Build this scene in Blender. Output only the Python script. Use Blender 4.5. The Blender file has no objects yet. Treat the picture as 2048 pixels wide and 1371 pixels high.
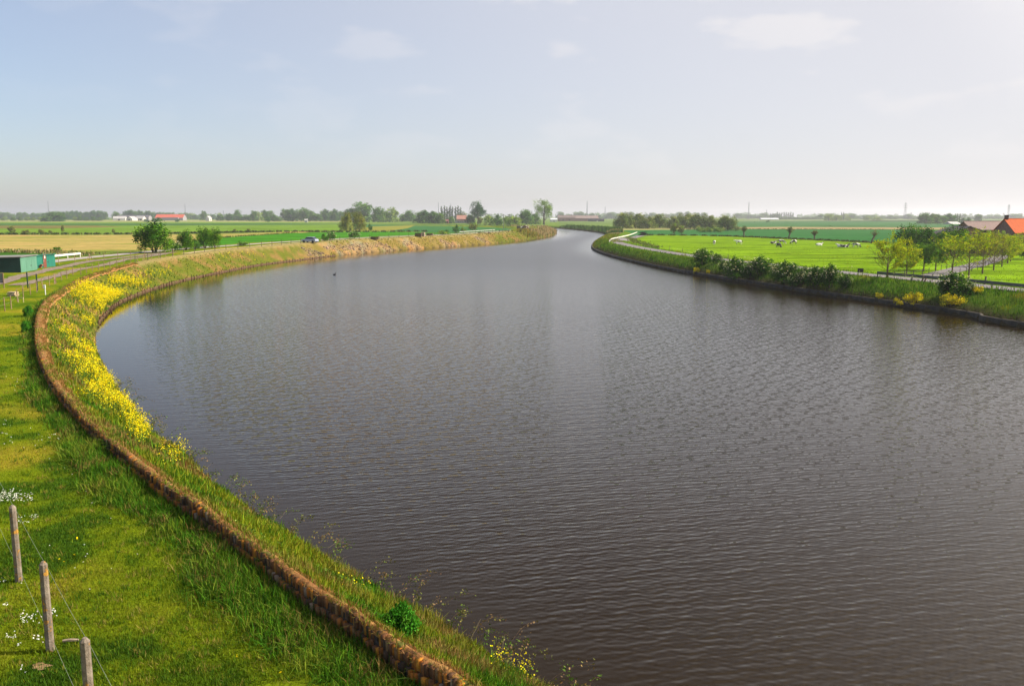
import bpy, math, random
import numpy as np
from mathutils import Vector, Matrix

scene = bpy.context.scene
COL = scene.collection
R = math.radians

# ------------------------------------------------------------------ camera
FPX, HORIZON = 1713.0, 432.0          # focal length and horizon row, in 2048 px picture units
PITCH = math.atan((685.5 - HORIZON) / FPX)
CAMZ = 10.0
cam_d = bpy.data.cameras.new('camera')
cam = bpy.data.objects.new('camera', cam_d)
COL.objects.link(cam)
cam.location = (0, 0, CAMZ)
cam.rotation_euler = (math.pi / 2 - PITCH, 0, 0)
cam_d.sensor_width = 36.0
cam_d.lens = FPX / 2048 * 36.0
cam_d.clip_start = 0.5
cam_d.clip_end = 40000
scene.camera = cam

# ------------------------------------------------------------------ sky, sun, exposure
SUN_AZ, SUN_EL = R(84), R(37)          # azimuth measured clockwise from straight ahead (+Y)
world = bpy.data.worlds.new('World')
scene.world = world
world.use_nodes = True
wn, wl = world.node_tree.nodes, world.node_tree.links
wn.clear()
w_out = wn.new('ShaderNodeOutputWorld')
w_bg = wn.new('ShaderNodeBackground')
w_bg.inputs['Strength'].default_value = 0.092
w_sky = wn.new('ShaderNodeTexSky')
w_sky.sky_type = 'NISHITA'
w_sky.sun_disc = False
w_sky.sun_elevation = SUN_EL
w_sky.sun_rotation = SUN_AZ
w_sky.altitude = 0
w_sky.air_density = 1.0
w_sky.dust_density = 1.0
w_sky.ozone_density = 2.6
w_tc = wn.new('ShaderNodeTexCoord')
# thin fair-weather clouds, as a property of the sky itself (direction space)
w_sep = wn.new('ShaderNodeSeparateXYZ')
wl.new(w_tc.outputs['Generated'], w_sep.inputs[0])
def wmath(op, a, b=None, clamp=False):
    n = wn.new('ShaderNodeMath'); n.operation = op; n.use_clamp = clamp
    for k, v in enumerate((a, b)):
        if v is None: continue
        if isinstance(v, (int, float)): n.inputs[k].default_value = v
        else: wl.new(v, n.inputs[k])
    return n.outputs[0]
w_map = wn.new('ShaderNodeMapping')
w_map.inputs['Scale'].default_value = (1, 1, 2.7)
w_map.inputs['Location'].default_value = (0.35, 1.1, 0.2)
wl.new(w_tc.outputs['Generated'], w_map.inputs['Vector'])
w_noi = wn.new('ShaderNodeTexNoise')
w_noi.inputs['Scale'].default_value = 8.5
w_noi.inputs['Detail'].default_value = 6
w_noi.inputs['Roughness'].default_value = 0.5
wl.new(w_map.outputs[0], w_noi.inputs['Vector'])
w_ramp = wn.new('ShaderNodeMapRange')
w_ramp.interpolation_type = 'SMOOTHSTEP'
w_ramp.inputs['From Min'].default_value = 0.52
w_ramp.inputs['From Max'].default_value = 0.64
w_ramp.inputs['To Max'].default_value = 0.50
wl.new(w_noi.outputs['Fac'], w_ramp.inputs['Value'])
side = wmath('MULTIPLY', wmath('ADD', wmath('MULTIPLY', w_sep.outputs['X'], 1.1), 0.62, clamp=True), wmath('ADD', wmath('MULTIPLY', w_sep.outputs['Z'], 4.5), 0.02, clamp=True), clamp=True)
cloud = wmath('MULTIPLY', w_ramp.outputs[0], side)
# thin bright veil of high cloud thickening towards the sun
w_dot = wn.new('ShaderNodeVectorMath'); w_dot.operation = 'DOT_PRODUCT'
wl.new(w_tc.outputs['Generated'], w_dot.inputs[0])
w_dot.inputs[1].default_value = (math.sin(SUN_AZ) * math.cos(SUN_EL), math.cos(SUN_AZ) * math.cos(SUN_EL), math.sin(SUN_EL))
w_veil = wn.new('ShaderNodeMapRange'); w_veil.interpolation_type = 'SMOOTHSTEP'
w_veil.inputs['From Min'].default_value = -.72; w_veil.inputs['From Max'].default_value = .80; w_veil.inputs['To Max'].default_value = .96
wl.new(w_dot.outputs['Value'], w_veil.inputs['Value'])
w_mixv = wn.new('ShaderNodeMixRGB')
w_low = wn.new('ShaderNodeMapRange'); w_low.interpolation_type = 'SMOOTHSTEP'      # the veil is densest low in the sky
w_low.inputs['From Min'].default_value = .22; w_low.inputs['From Max'].default_value = .62
w_low.inputs['To Min'].default_value = 1.0; w_low.inputs['To Max'].default_value = .10
wl.new(w_sep.outputs['Z'], w_low.inputs['Value'])
wl.new(wmath('MULTIPLY', w_veil.outputs[0], w_low.outputs[0]), w_mixv.inputs['Fac'])
w_wb = wn.new('ShaderNodeMixRGB'); w_wb.blend_type = 'MULTIPLY'; w_wb.inputs['Fac'].default_value = 1.0
w_wb.inputs['Color2'].default_value = (.965, .965, 1.03, 1)
wl.new(w_sky.outputs[0], w_wb.inputs['Color1'])
wl.new(w_wb.outputs[0], w_mixv.inputs['Color1'])
w_mixv.inputs['Color2'].default_value = (5.35, 5.2, 5.35, 1)
fac = cloud
w_mix = wn.new('ShaderNodeMixRGB')
wl.new(fac, w_mix.inputs['Fac'])
w_aur = wn.new('ShaderNodeMapRange'); w_aur.interpolation_type = 'SMOOTHSTEP'      # unseen bright sky round the sun, added to brighten the water's reflections
w_aur.inputs['From Min'].default_value = .50; w_aur.inputs['From Max'].default_value = 1.0
wl.new(w_dot.outputs['Value'], w_aur.inputs['Value'])
w_mixa = wn.new('ShaderNodeMixRGB')
wl.new(w_aur.outputs[0], w_mixa.inputs['Fac'])
wl.new(w_mixv.outputs[0], w_mixa.inputs['Color1'])
w_mixa.inputs['Color2'].default_value = (14, 12.8, 11.6, 1)
wl.new(w_mixa.outputs[0], w_mix.inputs['Color1'])
w_mix.inputs['Color2'].default_value = (6.45, 6.15, 6.05, 1)
wl.new(w_mix.outputs[0], w_bg.inputs['Color'])
wl.new(w_bg.outputs[0], w_out.inputs['Surface'])

sun_d = bpy.data.lights.new('sun', 'SUN')
sun_d.energy = 5.0
sun_d.angle = R(0.53)
sun_d.color = (1.0, 0.92, 0.80)
sun = bpy.data.objects.new('sun', sun_d)
COL.objects.link(sun)
sun.location = (200, 20, 150)
to_sun = Vector((math.sin(SUN_AZ) * math.cos(SUN_EL), math.cos(SUN_AZ) * math.cos(SUN_EL), math.sin(SUN_EL)))
sun.rotation_euler = to_sun.to_track_quat('Z', 'Y').to_euler()

scene.view_settings.view_transform = 'Standard'
scene.view_settings.look = 'None'
scene.view_settings.exposure = 0.70
scene.view_settings.gamma = 1.0
scene.cycles.max_bounces = 6
scene.cycles.diffuse_bounces = 2
scene.cycles.glossy_bounces = 3
scene.cycles.transmission_bounces = 3
scene.cycles.volume_bounces = 0
scene.cycles.transparent_max_bounces = 4
scene.cycles.use_denoising = True
scene.cycles.caustics_reflective = False
scene.cycles.caustics_refractive = False

# ------------------------------------------------------------------ helpers
rng = np.random.default_rng(11)
CP, SP = math.cos(PITCH), math.sin(PITCH)

def ray(px, py):
    u = (np.asarray(px, float) - 1024) / FPX
    v = -(np.asarray(py, float) - 685.5) / FPX
    return np.stack([u, CP + v * SP, -SP + v * CP], -1)          # scaled so that depth along the axis is 1

def P(px, py, z):                       # where a picture position meets the level z
    d = ray(px, py)
    t = (z - CAMZ) / d[..., 2]
    o = d * t[..., None]
    o[..., 2] += CAMZ
    return o

def at_dist(px, py, y):                 # the point of a sight line at forward distance y
    d = ray(px, py)
    o = d * (y / d[..., 1])[..., None]
    o[..., 2] += CAMZ
    return o

def xw(px, y):                          # world x of picture column px (near the horizon) at forward distance y
    return (px - 1024) / FPX * (y * CP)

def zh(py, y):                          # world height seen at picture row py at forward distance y
    return float(at_dist(1024.0, float(py), float(y))[2])

def hsh(a):
    return np.modf(np.abs(np.sin(a) * 43758.5453))[0]

def vnoise(x, y, s=1.0, seed=0):
    x = np.asarray(x, float) / s; y = np.asarray(y, float) / s
    xi, yi = np.floor(x), np.floor(y)
    fx, fy = x - xi, y - yi
    fx = fx * fx * (3 - 2 * fx); fy = fy * fy * (3 - 2 * fy)
    h = lambda i, j: hsh((xi + i) * 127.1 + (yi + j) * 311.7 + seed * 74.7)
    return (h(0, 0) * (1 - fx) + h(1, 0) * fx) * (1 - fy) + (h(0, 1) * (1 - fx) + h(1, 1) * fx) * fy

def fnoise(x, y, s, seed=0):
    return (vnoise(x, y, s, seed) + .5 * vnoise(x, y, s * .47, seed + 5) + .25 * vnoise(x, y, s * .21, seed + 9)) / 1.75

def sstep(a, b, x):
    t = np.clip((np.asarray(x, float) - a) / (b - a), 0, 1)
    return t * t * (3 - 2 * t)

def smooth_curve(pts, step):            # Catmull-Rom through pts, resampled at equal steps
    pts = np.asarray(pts, float)
    q = np.vstack([2 * pts[0] - pts[1], pts, 2 * pts[-1] - pts[-2]])
    out = []
    for i in range(1, len(q) - 2):
        p0, p1, p2, p3 = q[i - 1], q[i], q[i + 1], q[i + 2]
        n = max(2, int(np.linalg.norm(p2 - p1) / step * 2))
        t = np.linspace(0, 1, n, endpoint=False)[:, None]
        out.append(.5 * (2 * p1 + (p2 - p0) * t + (2 * p0 - 5 * p1 + 4 * p2 - p3) * t ** 2 + (3 * p1 - p0 - 3 * p2 + p3) * t ** 3))
    c = np.vstack(out + [pts[-1:]])
    return resample(c, step)

def arclen(c):
    return np.concatenate([[0], np.cumsum(np.linalg.norm(np.diff(c, axis=0), axis=1))])

def resample(c, step):
    s = arclen(c)
    n = max(2, int(s[-1] / step) + 1)
    t = np.linspace(0, s[-1], n)
    return np.stack([np.interp(t, s, c[:, k]) for k in range(c.shape[1])], -1)

def normals2(c):                        # left-hand normals of a plan curve
    t = np.gradient(c[:, :2], axis=0)
    t /= np.linalg.norm(t, axis=1)[:, None] + 1e-9
    return np.stack([-t[:, 1], t[:, 0]], -1)

def nearest(pts, curve):                # distance (positive on the left of the curve) and arc position
    a, b = curve[:-1], curve[1:]
    ab = b - a
    L2 = (ab ** 2).sum(1)
    s0 = arclen(curve)
    D = np.empty(len(pts)); S = np.empty(len(pts))
    for i in range(0, len(pts), 8000):
        p = pts[i:i + 8000]
        t = np.clip(((p[:, None, 0] - a[:, 0]) * ab[:, 0] + (p[:, None, 1] - a[:, 1]) * ab[:, 1]) / L2, 0, 1)
        dx = p[:, None, 0] - a[:, 0] - t * ab[:, 0]
        dy = p[:, None, 1] - a[:, 1] - t * ab[:, 1]
        d2 = dx * dx + dy * dy
        k = d2.argmin(1); r = np.arange(len(p))
        D[i:i + 8000] = np.sqrt(d2[r, k])
        S[i:i + 8000] = s0[k] + t[r, k] * np.sqrt(L2[k])
    return D, S

def in_poly(pts, poly):
    res = np.zeros(len(pts), bool)
    a = poly; b = np.roll(poly, -1, 0)
    for i in range(0, len(pts), 8000):
        p = pts[i:i + 8000]
        y = p[:, None, 1]
        c = (a[:, 1] > y) != (b[:, 1] > y)
        with np.errstate(divide='ignore', invalid='ignore'):
            xi = (b[:, 0] - a[:, 0]) * (y - a[:, 1]) / (b[:, 1] - a[:, 1]) + a[:, 0]
        res[i:i + 8000] = (c & (p[:, None, 0] < xi)).sum(1) % 2 == 1
    return res

# ---- objects
def tag(o, label=None, cat=None, group=None, kind=None):
    if label: o['label'] = label
    if cat: o['category'] = cat
    if group: o['group'] = group
    if kind: o['kind'] = kind
    return o

def empty(name, loc, label=None, cat=None, group=None, rz=0.0):
    o = bpy.data.objects.new(name, None)
    COL.objects.link(o)
    o.empty_display_size = .3
    o.location = loc
    o.rotation_euler = (0, 0, rz)
    return tag(o, label, cat, group)

def link_mesh(name, me, mat, parent=None):
    o = bpy.data.objects.new(name, me)
    COL.objects.link(o)
    if mat is not None:
        for m in (mat if isinstance(mat, (list, tuple)) else [mat]): me.materials.append(m)
    if parent is not None: o.parent = parent
    return o

def mesh_np(name, V, F, mat, parent=None, tint=None, smooth=False, attrs=None):
    """V (n,3); F list of (m,k) index arrays; tint (n,3) per vertex"""
    me = bpy.data.meshes.new(name)
    V = np.ascontiguousarray(V, np.float32)
    F = [np.asarray(f, np.int32) for f in F if len(f)]
    me.vertices.add(len(V)); me.vertices.foreach_set('co', V.ravel())
    loops = np.concatenate([f.ravel() for f in F])
    tot = np.concatenate([np.full(len(f), f.shape[1], np.int32) for f in F])
    start = np.concatenate([[0], np.cumsum(tot)[:-1]]).astype(np.int32)
    me.loops.add(len(loops)); me.loops.foreach_set('vertex_index', loops)
    me.polygons.add(len(tot))
    me.polygons.foreach_set('loop_start', start)
    me.polygons.foreach_set('loop_total', tot)
    if smooth: me.polygons.foreach_set('use_smooth', np.ones(len(tot), bool))
    if tint is not None:
        a = me.attributes.new('tint', 'FLOAT_COLOR', 'POINT')
        c = np.ones((len(V), 4), np.float32); c[:, :3] = tint
        a.data.foreach_set('color', c.ravel())
    for k, v in (attrs or {}).items():
        a = me.attributes.new(k, 'FLOAT', 'POINT')
        a.data.foreach_set('value', np.ascontiguousarray(v, np.float32))
    me.update(calc_edges=True)
    me.validate()
    return link_mesh(name, me, mat, parent)

class MB:
    def __init__(self): self.v, self.f, self.c = [], [], []
    def add(self, vs, fs, col=None):
        o = len(self.v)
        self.v += [tuple(v) for v in vs]
        self.f += [tuple(i + o for i in f) for f in fs]
        self.c += [col or (1, 1, 1)] * len(vs)
    def box(self, c, s, rz=0.0, col=None, taper=1.0, M=None):
        hx, hy, hz = s[0] / 2, s[1] / 2, s[2] / 2
        vs = [(x * (taper if z > 0 else 1), y * (taper if z > 0 else 1), z) for z in (-hz, hz) for x, y in ((-hx, -hy), (hx, -hy), (hx, hy), (-hx, hy))]
        ca, sa = math.cos(rz), math.sin(rz)
        vs = [Vector((x * ca - y * sa, x * sa + y * ca, z)) for x, y, z in vs]
        if M is not None: vs = [M @ v for v in vs]
        vs = [(v[0] + c[0], v[1] + c[1], v[2] + c[2]) for v in vs]
        self.add(vs, [(3, 2, 1, 0), (4, 5, 6, 7), (0, 1, 5, 4), (1, 2, 6, 5), (2, 3, 7, 6), (3, 0, 4, 7)], col)
    def tube(self, pts, rad, n=6, col=None):
        pts = [Vector(p) for p in pts]
        if not hasattr(rad, '__len__'): rad = [rad] * len(pts)
        vs, fs = [], []
        for i, p in enumerate(pts):
            t = (pts[min(i + 1, len(pts) - 1)] - pts[max(i - 1, 0)]).normalized()
            a = t.cross(Vector((0, 1, 0)) if abs(t.y) < .9 else Vector((1, 0, 0))).normalized()
            b = t.cross(a)
            for k in range(n):
                q = 2 * math.pi * k / n
                vs.append(p + (a * math.cos(q) + b * math.sin(q)) * rad[i])
        for i in range(len(pts) - 1):
            for k in range(n):
                k2 = (k + 1) % n
                fs.append((i * n + k, i * n + k2, (i + 1) * n + k2, (i + 1) * n + k))
        fs.append(tuple(range(n - 1, -1, -1)))
        fs.append(tuple((len(pts) - 1) * n + k for k in range(n)))
        self.add(vs, fs, col)
    def build(self, name, mat, parent=None, smooth=False, tint=False, origin=None):
        me = bpy.data.meshes.new(name)
        v = self.v if origin is None else [(a - origin[0], b - origin[1], c - origin[2]) for a, b, c in self.v]
        me.from_pydata(v, [], self.f)
        if smooth: me.polygons.foreach_set('use_smooth', [True] * len(self.f))
        if tint:
            a = me.attributes.new('tint', 'FLOAT_COLOR', 'POINT')
            a.data.foreach_set('color', [x for c in self.c for x in (*c, 1)])
        me.update()
        return link_mesh(name, me, mat, parent)

def kids(o): return [c for c in bpy.data.objects if c.parent == o]
_kids = {}
def dup(root, loc, rz=0.0, sc=(1, 1, 1), label=None, group=None):
    c = root.copy(); COL.objects.link(c)
    c.location = loc; c.rotation_euler = (0, 0, rz); c.scale = sc
    if label: c['label'] = label
    if group: c['group'] = group
    if root.name not in _kids: _kids[root.name] = kids(root)
    for k in _kids[root.name]:
        q = k.copy(); COL.objects.link(q); q.parent = c
        if k.name not in _kids: _kids[k.name] = kids(k)
        for g in _kids[k.name]:
            h = g.copy(); COL.objects.link(h); h.parent = q
    return c

class Proto:                             # first use moves the source itself, later uses copy it
    def __init__(self, root): self.root, self.used = root, False
    def put(self, loc, rz=0.0, sc=(1, 1, 1), label=None, group=None):
        if not self.used:
            self.used = True
            o = self.root
            o.location = loc; o.rotation_euler = (0, 0, rz); o.scale = sc
            if label: o['label'] = label
            if group: o['group'] = group
            return o
        return dup(self.root, loc, rz, sc, label, group)

# ---- materials
def nmat(name):
    m = bpy.data.materials.new(name); m.use_nodes = True
    nt = m.node_tree; nt.nodes.clear()
    out = nt.nodes.new('ShaderNodeOutputMaterial')
    return m, nt.nodes, nt.links, out

def noise_node(N, L, scale, detail=4, rough=.55, vec=None, stretch=None, rot=0.0, obj=True):
    tc = N.new('ShaderNodeTexCoord')
    src = tc.outputs['Object' if obj else 'Generated']
    if stretch or rot:
        mp = N.new('ShaderNodeMapping')
        if stretch: mp.inputs['Scale'].default_value = stretch
        mp.inputs['Rotation'].default_value = (0, 0, rot)
        L.new(src, mp.inputs['Vector']); src = mp.outputs[0]
    n = N.new('ShaderNodeTexNoise')
    n.inputs['Scale'].default_value = scale
    n.inputs['Detail'].default_value = detail
    n.inputs['Roughness'].default_value = rough
    L.new(src, n.inputs['Vector'])
    return n

def ramp_node(N, L, fac, stops):
    r = N.new('ShaderNodeValToRGB')
    e = r.color_ramp.elements
    while len(e) < len(stops): e.new(.5)
    for k, (p, c) in enumerate(stops):
        e[k].position = p; e[k].color = (*c, 1)
    L.new(fac, r.inputs['Fac'])
    return r

def mix_node(N, L, a, b, fac, mode='MIX'):
    m = N.new('ShaderNodeMixRGB'); m.blend_type = mode
    for s, v in (('Color1', a), ('Color2', b)):
        if isinstance(v, tuple): m.inputs[s].default_value = (*v, 1)
        else: L.new(v, m.inputs[s])
    if isinstance(fac, (int, float)): m.inputs['Fac'].default_value = fac
    else: L.new(fac, m.inputs['Fac'])
    return m.outputs[0]

def surf(name, stops, scale=3.0, rough=.8, stretch=None, rot=0.0, bump=0.0, bscale=None, detail=5, tint=False, spec=.3, metal=0.0):
    m, N, L, out = nmat(name)
    n = noise_node(N, L, scale, detail, .6, stretch=stretch, rot=rot)
    c = ramp_node(N, L, n.outputs['Fac'], stops).outputs[0]
    if tint:
        a = N.new('ShaderNodeAttribute'); a.attribute_name = 'tint'
        c = mix_node(N, L, a.outputs['Color'], c, 1.0, 'MULTIPLY')
    b = N.new('ShaderNodeBsdfPrincipled')
    L.new(c, b.inputs['Base Color'])
    b.inputs['Roughness'].default_value = rough
    b.inputs['Specular IOR Level'].default_value = spec
    b.inputs['Metallic'].default_value = metal
    if bump:
        n2 = noise_node(N, L, bscale or scale * 4, 5, .6)
        bp = N.new('ShaderNodeBump'); bp.inputs['Strength'].default_value = 1.0
        bp.inputs['Distance'].default_value = bump
        L.new(n2.outputs['Fac'], bp.inputs['Height'])
        L.new(bp.outputs[0], b.inputs['Normal'])
    L.new(b.outputs[0], out.inputs['Surface'])
    return m

def plain(name, c, rough=.7, var=.18, scale=2.0, **k):
    lo = tuple(max(0, x * (1 - var)) for x in c); hi = tuple(min(1, x * (1 + var)) for x in c)
    return surf(name, [(.3, lo), (.7, hi)], scale, rough, **k)

def foliage(name, trans=.35, mul=(1, 1, 1), gloss=.0):
    m, N, L, out = nmat(name)
    a = N.new('ShaderNodeAttribute'); a.attribute_name = 'tint'
    c = mix_node(N, L, a.outputs['Color'], mul, 1.0, 'MULTIPLY')
    d = N.new('ShaderNodeBsdfDiffuse'); L.new(c, d.inputs['Color'])
    t = N.new('ShaderNodeBsdfTranslucent')
    L.new(mix_node(N, L, c, (1.15, 1.1, .5), 1.0, 'MULTIPLY'), t.inputs['Color'])
    x = N.new('ShaderNodeMixShader'); x.inputs[0].default_value = trans
    L.new(d.outputs[0], x.inputs[1]); L.new(t.outputs[0], x.inputs[2])
    L.new(x.outputs[0], out.inputs['Surface'])
    return m

M_GRASS = foliage('grass_blade', .22)
M_LEAF = foliage('leaf', .28)
M_PETAL = foliage('petal', .3)
M_BARK = surf('bark', [(.3, (.05, .038, .025)), (.7, (.13, .1, .065))], 6, .9, stretch=(1, 1, .25))
M_TWIG = surf('twig', [(.3, (.09, .06, .03)), (.7, (.17, .115, .06))], 4, .9)

# ---- scattered vegetation
def pick(pal, n, jit=.18, r=None):
    r = r or rng
    pal = np.asarray(pal, float)
    c = pal[r.integers(0, len(pal), n)]
    return np.clip(c * (1 + jit * r.standard_normal((n, 1))) * (1 + .06 * r.standard_normal((n, 3))), .002, .95)

def blade_geo(Pt, h, w, col, lean=.4, r=None, bend=True):
    r = r or rng
    n = len(Pt)
    h = np.broadcast_to(h, n); w = np.broadcast_to(w, n)
    az = r.random(n) * 2 * np.pi
    side = np.stack([np.cos(az), np.sin(az), 0 * az], -1) * (w / 2)[:, None]
    a2 = r.random(n) * 2 * np.pi
    ln = np.abs(r.standard_normal(n)) * lean
    ld = np.stack([np.cos(a2) * ln, np.sin(a2) * ln, np.sqrt(np.maximum(.15, 1 - ln ** 2 * .5))], -1)
    tip = Pt + ld * h[:, None]
    if not bend:
        V = np.stack([Pt - side, Pt + side, tip], 1).reshape(-1, 3)
        F = [np.arange(3 * n).reshape(n, 3)]
        return V, F, np.repeat(col, 3, 0)
    mid = Pt + (ld * .35 + np.array([0, 0, .25])) * h[:, None]
    V = np.stack([Pt - side, Pt + side, mid + side * .8, mid - side * .8, tip], 1).reshape(-1, 3)
    i = np.arange(n)[:, None] * 5
    return V, [i + np.array([[0, 1, 2, 3]]), i + np.array([[3, 2, 4]])], np.repeat(col, 5, 0)

def leaf_geo(Pt, size, col, up=.3, aspect=.6, r=None):
    r = r or rng
    n = len(Pt)
    size = np.broadcast_to(size, n)
    nrm = r.standard_normal((n, 3)); nrm[:, 2] += up
    nrm /= np.linalg.norm(nrm, axis=1)[:, None]
    a = np.cross(nrm, r.standard_normal((n, 3)))
    a /= np.linalg.norm(a, axis=1)[:, None] + 1e-9
    b = np.cross(nrm, a)
    a = a * (size / 2)[:, None]; b = b * (size / 2 * aspect)[:, None]
    V = np.stack([Pt - a, Pt + b, Pt + a, Pt - b], 1).reshape(-1, 3)
    return V, [np.arange(4 * n).reshape(n, 4)], np.repeat(col, 4, 0)

def join_geo(gs):
    V, T, F, o = [], [], [], 0
    for v, f, t in gs:
        V.append(v); T.append(t)
        F += [np.asarray(x) + o for x in f]
        o += len(v)
    return np.vstack(V), F, np.vstack(T)

# ------------------------------------------------------------------ the two waterlines (water level z = 0)
L_PX = [(1062, 1371), (975, 1318), (842, 1235), (695, 1157), (612, 1092), (532, 1046), (424, 966), (362, 904), (300, 866),
        (278, 835), (238, 782), (203, 722), (190, 685), (194, 655), (209, 631), (240, 605), (300, 580), (370, 560), (450, 543), (520, 530),
        (600, 520), (660, 512.5), (720, 506.5), (800, 500), (860, 496), (940, 490.5), (1000, 485.5), (1060, 478), (1100, 471.5),
        (1112, 466), (1111, 462)]
R_PX = [(2048, 656), (1950, 636), (1800, 613), (1650, 592), (1500, 568), (1400, 552), (1300, 533), (1220, 513), (1190, 502), (1183.5, 495),
        (1188, 485), (1201, 476.5), (1211, 471.5), (1206, 467), (1185, 463.5), (1160, 460.5), (1130, 458), (1100, 456.3)]
Lw = P(*np.array(L_PX).T, 0.0)[:, :2]
Rw = P(*np.array(R_PX).T, 0.0)[:, :2]
CLOSE = np.array([-170.0, 960.0])
Lw = np.vstack([[[34, -40], [18, -8], [9.5, 6]], Lw, [[22, 640], [-10, 740], [-80, 860]], [CLOSE]])
Rw = np.vstack([[[75, -40], [62, 30]], Rw, [[-20, 850], [-80, 920]], [CLOSE + 2]])
LC = smooth_curve(Lw, 2.0)
RC = smooth_curve(Rw, 2.0)
SL, SR = arclen(LC), arclen(RC)

def s_of_px(px, py, which='L'):
    q = P(np.array([px], float), np.array([py], float), 0.0)[:, :2]
    return float(nearest(q, LC if which == 'L' else RC)[1][0])

# ------------------------------------------------------------------ brick wall line (top of the wall)
W_PX = [(935, 1371), (918, 1357), (831, 1305), (753, 1256), (700, 1221), (588, 1147), (492, 1075), (405, 1014), (326, 962), (290, 934),
        (247, 899), (207, 867), (156, 819), (117, 776), (97, 745), (83, 711), (76, 684), (74, 655), (78, 626), (92, 601), (112, 587), (137, 570),
        (163, 556), (197, 545), (239, 533), (268, 526)]
LAWN = 2.5
WALLH = 0.46
Wl = P(*np.array(W_PX).T, LAWN + WALLH)[:, :2]
Wl = np.vstack([[Wl[0] + (Wl[0] - Wl[2]) * 3.2], Wl])
WC = smooth_curve(Wl, 0.5)
wd, ws = nearest(WC, LC)
o_ = np.argsort(ws)
WS, WD = ws[o_], wd[o_]
SWEND = WS[-1]
s_stone0, s_stone1, s_stone2 = s_of_px(600, 520), s_of_px(690, 509), s_of_px(985, 487)
s_reed = s_of_px(1060, 478)
sC = [0, SWEND, s_of_px(400, 553), s_of_px(700, 508), s_of_px(860, 496), s_of_px(1060, 478), s_of_px(1111, 463), SL[-1]]
zC = [LAWN, 2.55, 2.95, 3.25, 3.45, 3.3, 2.6, .9]
sW = [SWEND, s_of_px(400, 553), s_of_px(860, 496), s_of_px(1060, 478), SL[-1]]
wW = [float(WD[-5:].mean()), 6.0, 6.6, 6.0, 9.0]

def bank_w(s):
    return np.where(s < SWEND, np.interp(s, WS, WD), np.interp(s, sW, wW))
def crest(s): return np.interp(s, sC, zC)

FL_L, FL_R = 0.8, 1.2
s_rA, s_rB = s_of_px(1190, 484, 'R'), s_of_px(1211, 471.5, 'R')
def prof_left(d, s, x, y):
    w, zc = bank_w(s), crest(s)
    k = np.clip(d / w, 0, 1)
    wall = sstep(SWEND + 4, SWEND - 6, s)
    bank = .12 + (zc + .37 * wall - .12) * (k ** 1.12) * 1.0
    pl = np.interp(s, [0, SWEND, s_of_px(400, 553), s_of_px(700, 508), s_reed, SL[-1]], [34, 30, 19, 15, 14, 4])
    land = FL_L + (zc - FL_L) * (1 - sstep(pl, pl + 7, d - w))
    z = np.where(d < w, bank, land)
    z = z + .10 * (fnoise(x, y, 2.3, 3) - .5) * sstep(0, 1, d) * sstep(1.05, .8, k) 
    z = z + .07 * (fnoise(x, y, 5, 8) - .5) * (d > w + .8) * (d < w + pl)
    return z
def prof_right(d, s, x, y):
    zc = np.interp(s, [0, s_rA, s_rB, s_rB + 60, SR[-1]], [2.3, 2.3, 2.1, 1.9, 1.4])
    w = np.interp(s, [0, s_of_px(2048, 656, 'R'), s_of_px(1600, 585, 'R'), s_of_px(1300, 533, 'R'), s_rA, SR[-1]], [7.6, 7.4, 6.2, 4.9, 5.0, 6])
    k = np.clip((d - .5) / (w - .5), 0, 1)
    bank = .5 + (zc - .5) * np.sin(k * np.pi / 2) ** .9
    land = FL_R + (zc - FL_R) * (1 - sstep(4.3, 8.5, d - w))
    z = np.where(d < w, bank, land)
    z = z + .16 * (fnoise(x, y, 2.1, 13) - .5) * sstep(.5, 1.2, d) * sstep(1, .85, k)
    return z

# ------------------------------------------------------------------ ground sheet on a polar grid (also the lookup table)
th = np.concatenate([np.linspace(-180, -72, 30, endpoint=False), np.linspace(-72, -37, 70, endpoint=False), np.linspace(-37, 37, 680, endpoint=False),
                     np.linspace(37, 72, 70, endpoint=False), np.linspace(72, 180, 31)])
TH = np.radians(th)
LR = np.linspace(math.log(2.0), math.log(9000.0), 560)
RR = np.exp(LR)
gx = RR[:, None] * np.sin(TH)[None]; gy = RR[:, None] * np.cos(TH)[None]
g2 = np.stack([gx.ravel(), gy.ravel()], -1)
near_m = (np.hypot(g2[:, 0], g2[:, 1]) < 1500)
dl = np.full(len(g2), 900.0); sl = np.full(len(g2), SL[-1]); dr = np.full(len(g2), 1000.0); srr = np.full(len(g2), SR[-1])
dl[near_m], sl[near_m] = nearest(g2[near_m], LC)
dr[near_m], srr[near_m] = nearest(g2[near_m], RC)
wet = np.zeros(len(g2), bool)
wet[near_m] = in_poly(g2[near_m], np.vstack([LC, RC[::-1]]))
left = dl < dr
zl = prof_left(dl, sl, g2[:, 0], g2[:, 1])
zr = prof_right(dr, srr, g2[:, 0], g2[:, 1])
bed = -1.2 * sstep(0, 1.6, np.minimum(dl, dr)) - .02
gz_ = np.where(wet, bed, np.where(left, zl, zr))
far_r = np.hypot(g2[:, 0], g2[:, 1])
# beyond the river the two field levels merge smoothly
mrg = sstep(700, 1300, far_r)
gz_ = gz_ * (1 - mrg) + np.where(wet, gz_, FL_L) * mrg
GZ = gz_.reshape(gx.shape)
TAB = {'z': GZ, 'dl': np.where(wet, -dl, dl).reshape(gx.shape), 'sl': sl.reshape(gx.shape),
       'dr': np.where(wet, -dr, dr).reshape(gx.shape), 'sr': srr.reshape(gx.shape), 'left': left.reshape(gx.shape).astype(float), 'wet': wet.reshape(gx.shape).astype(float)}

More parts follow.
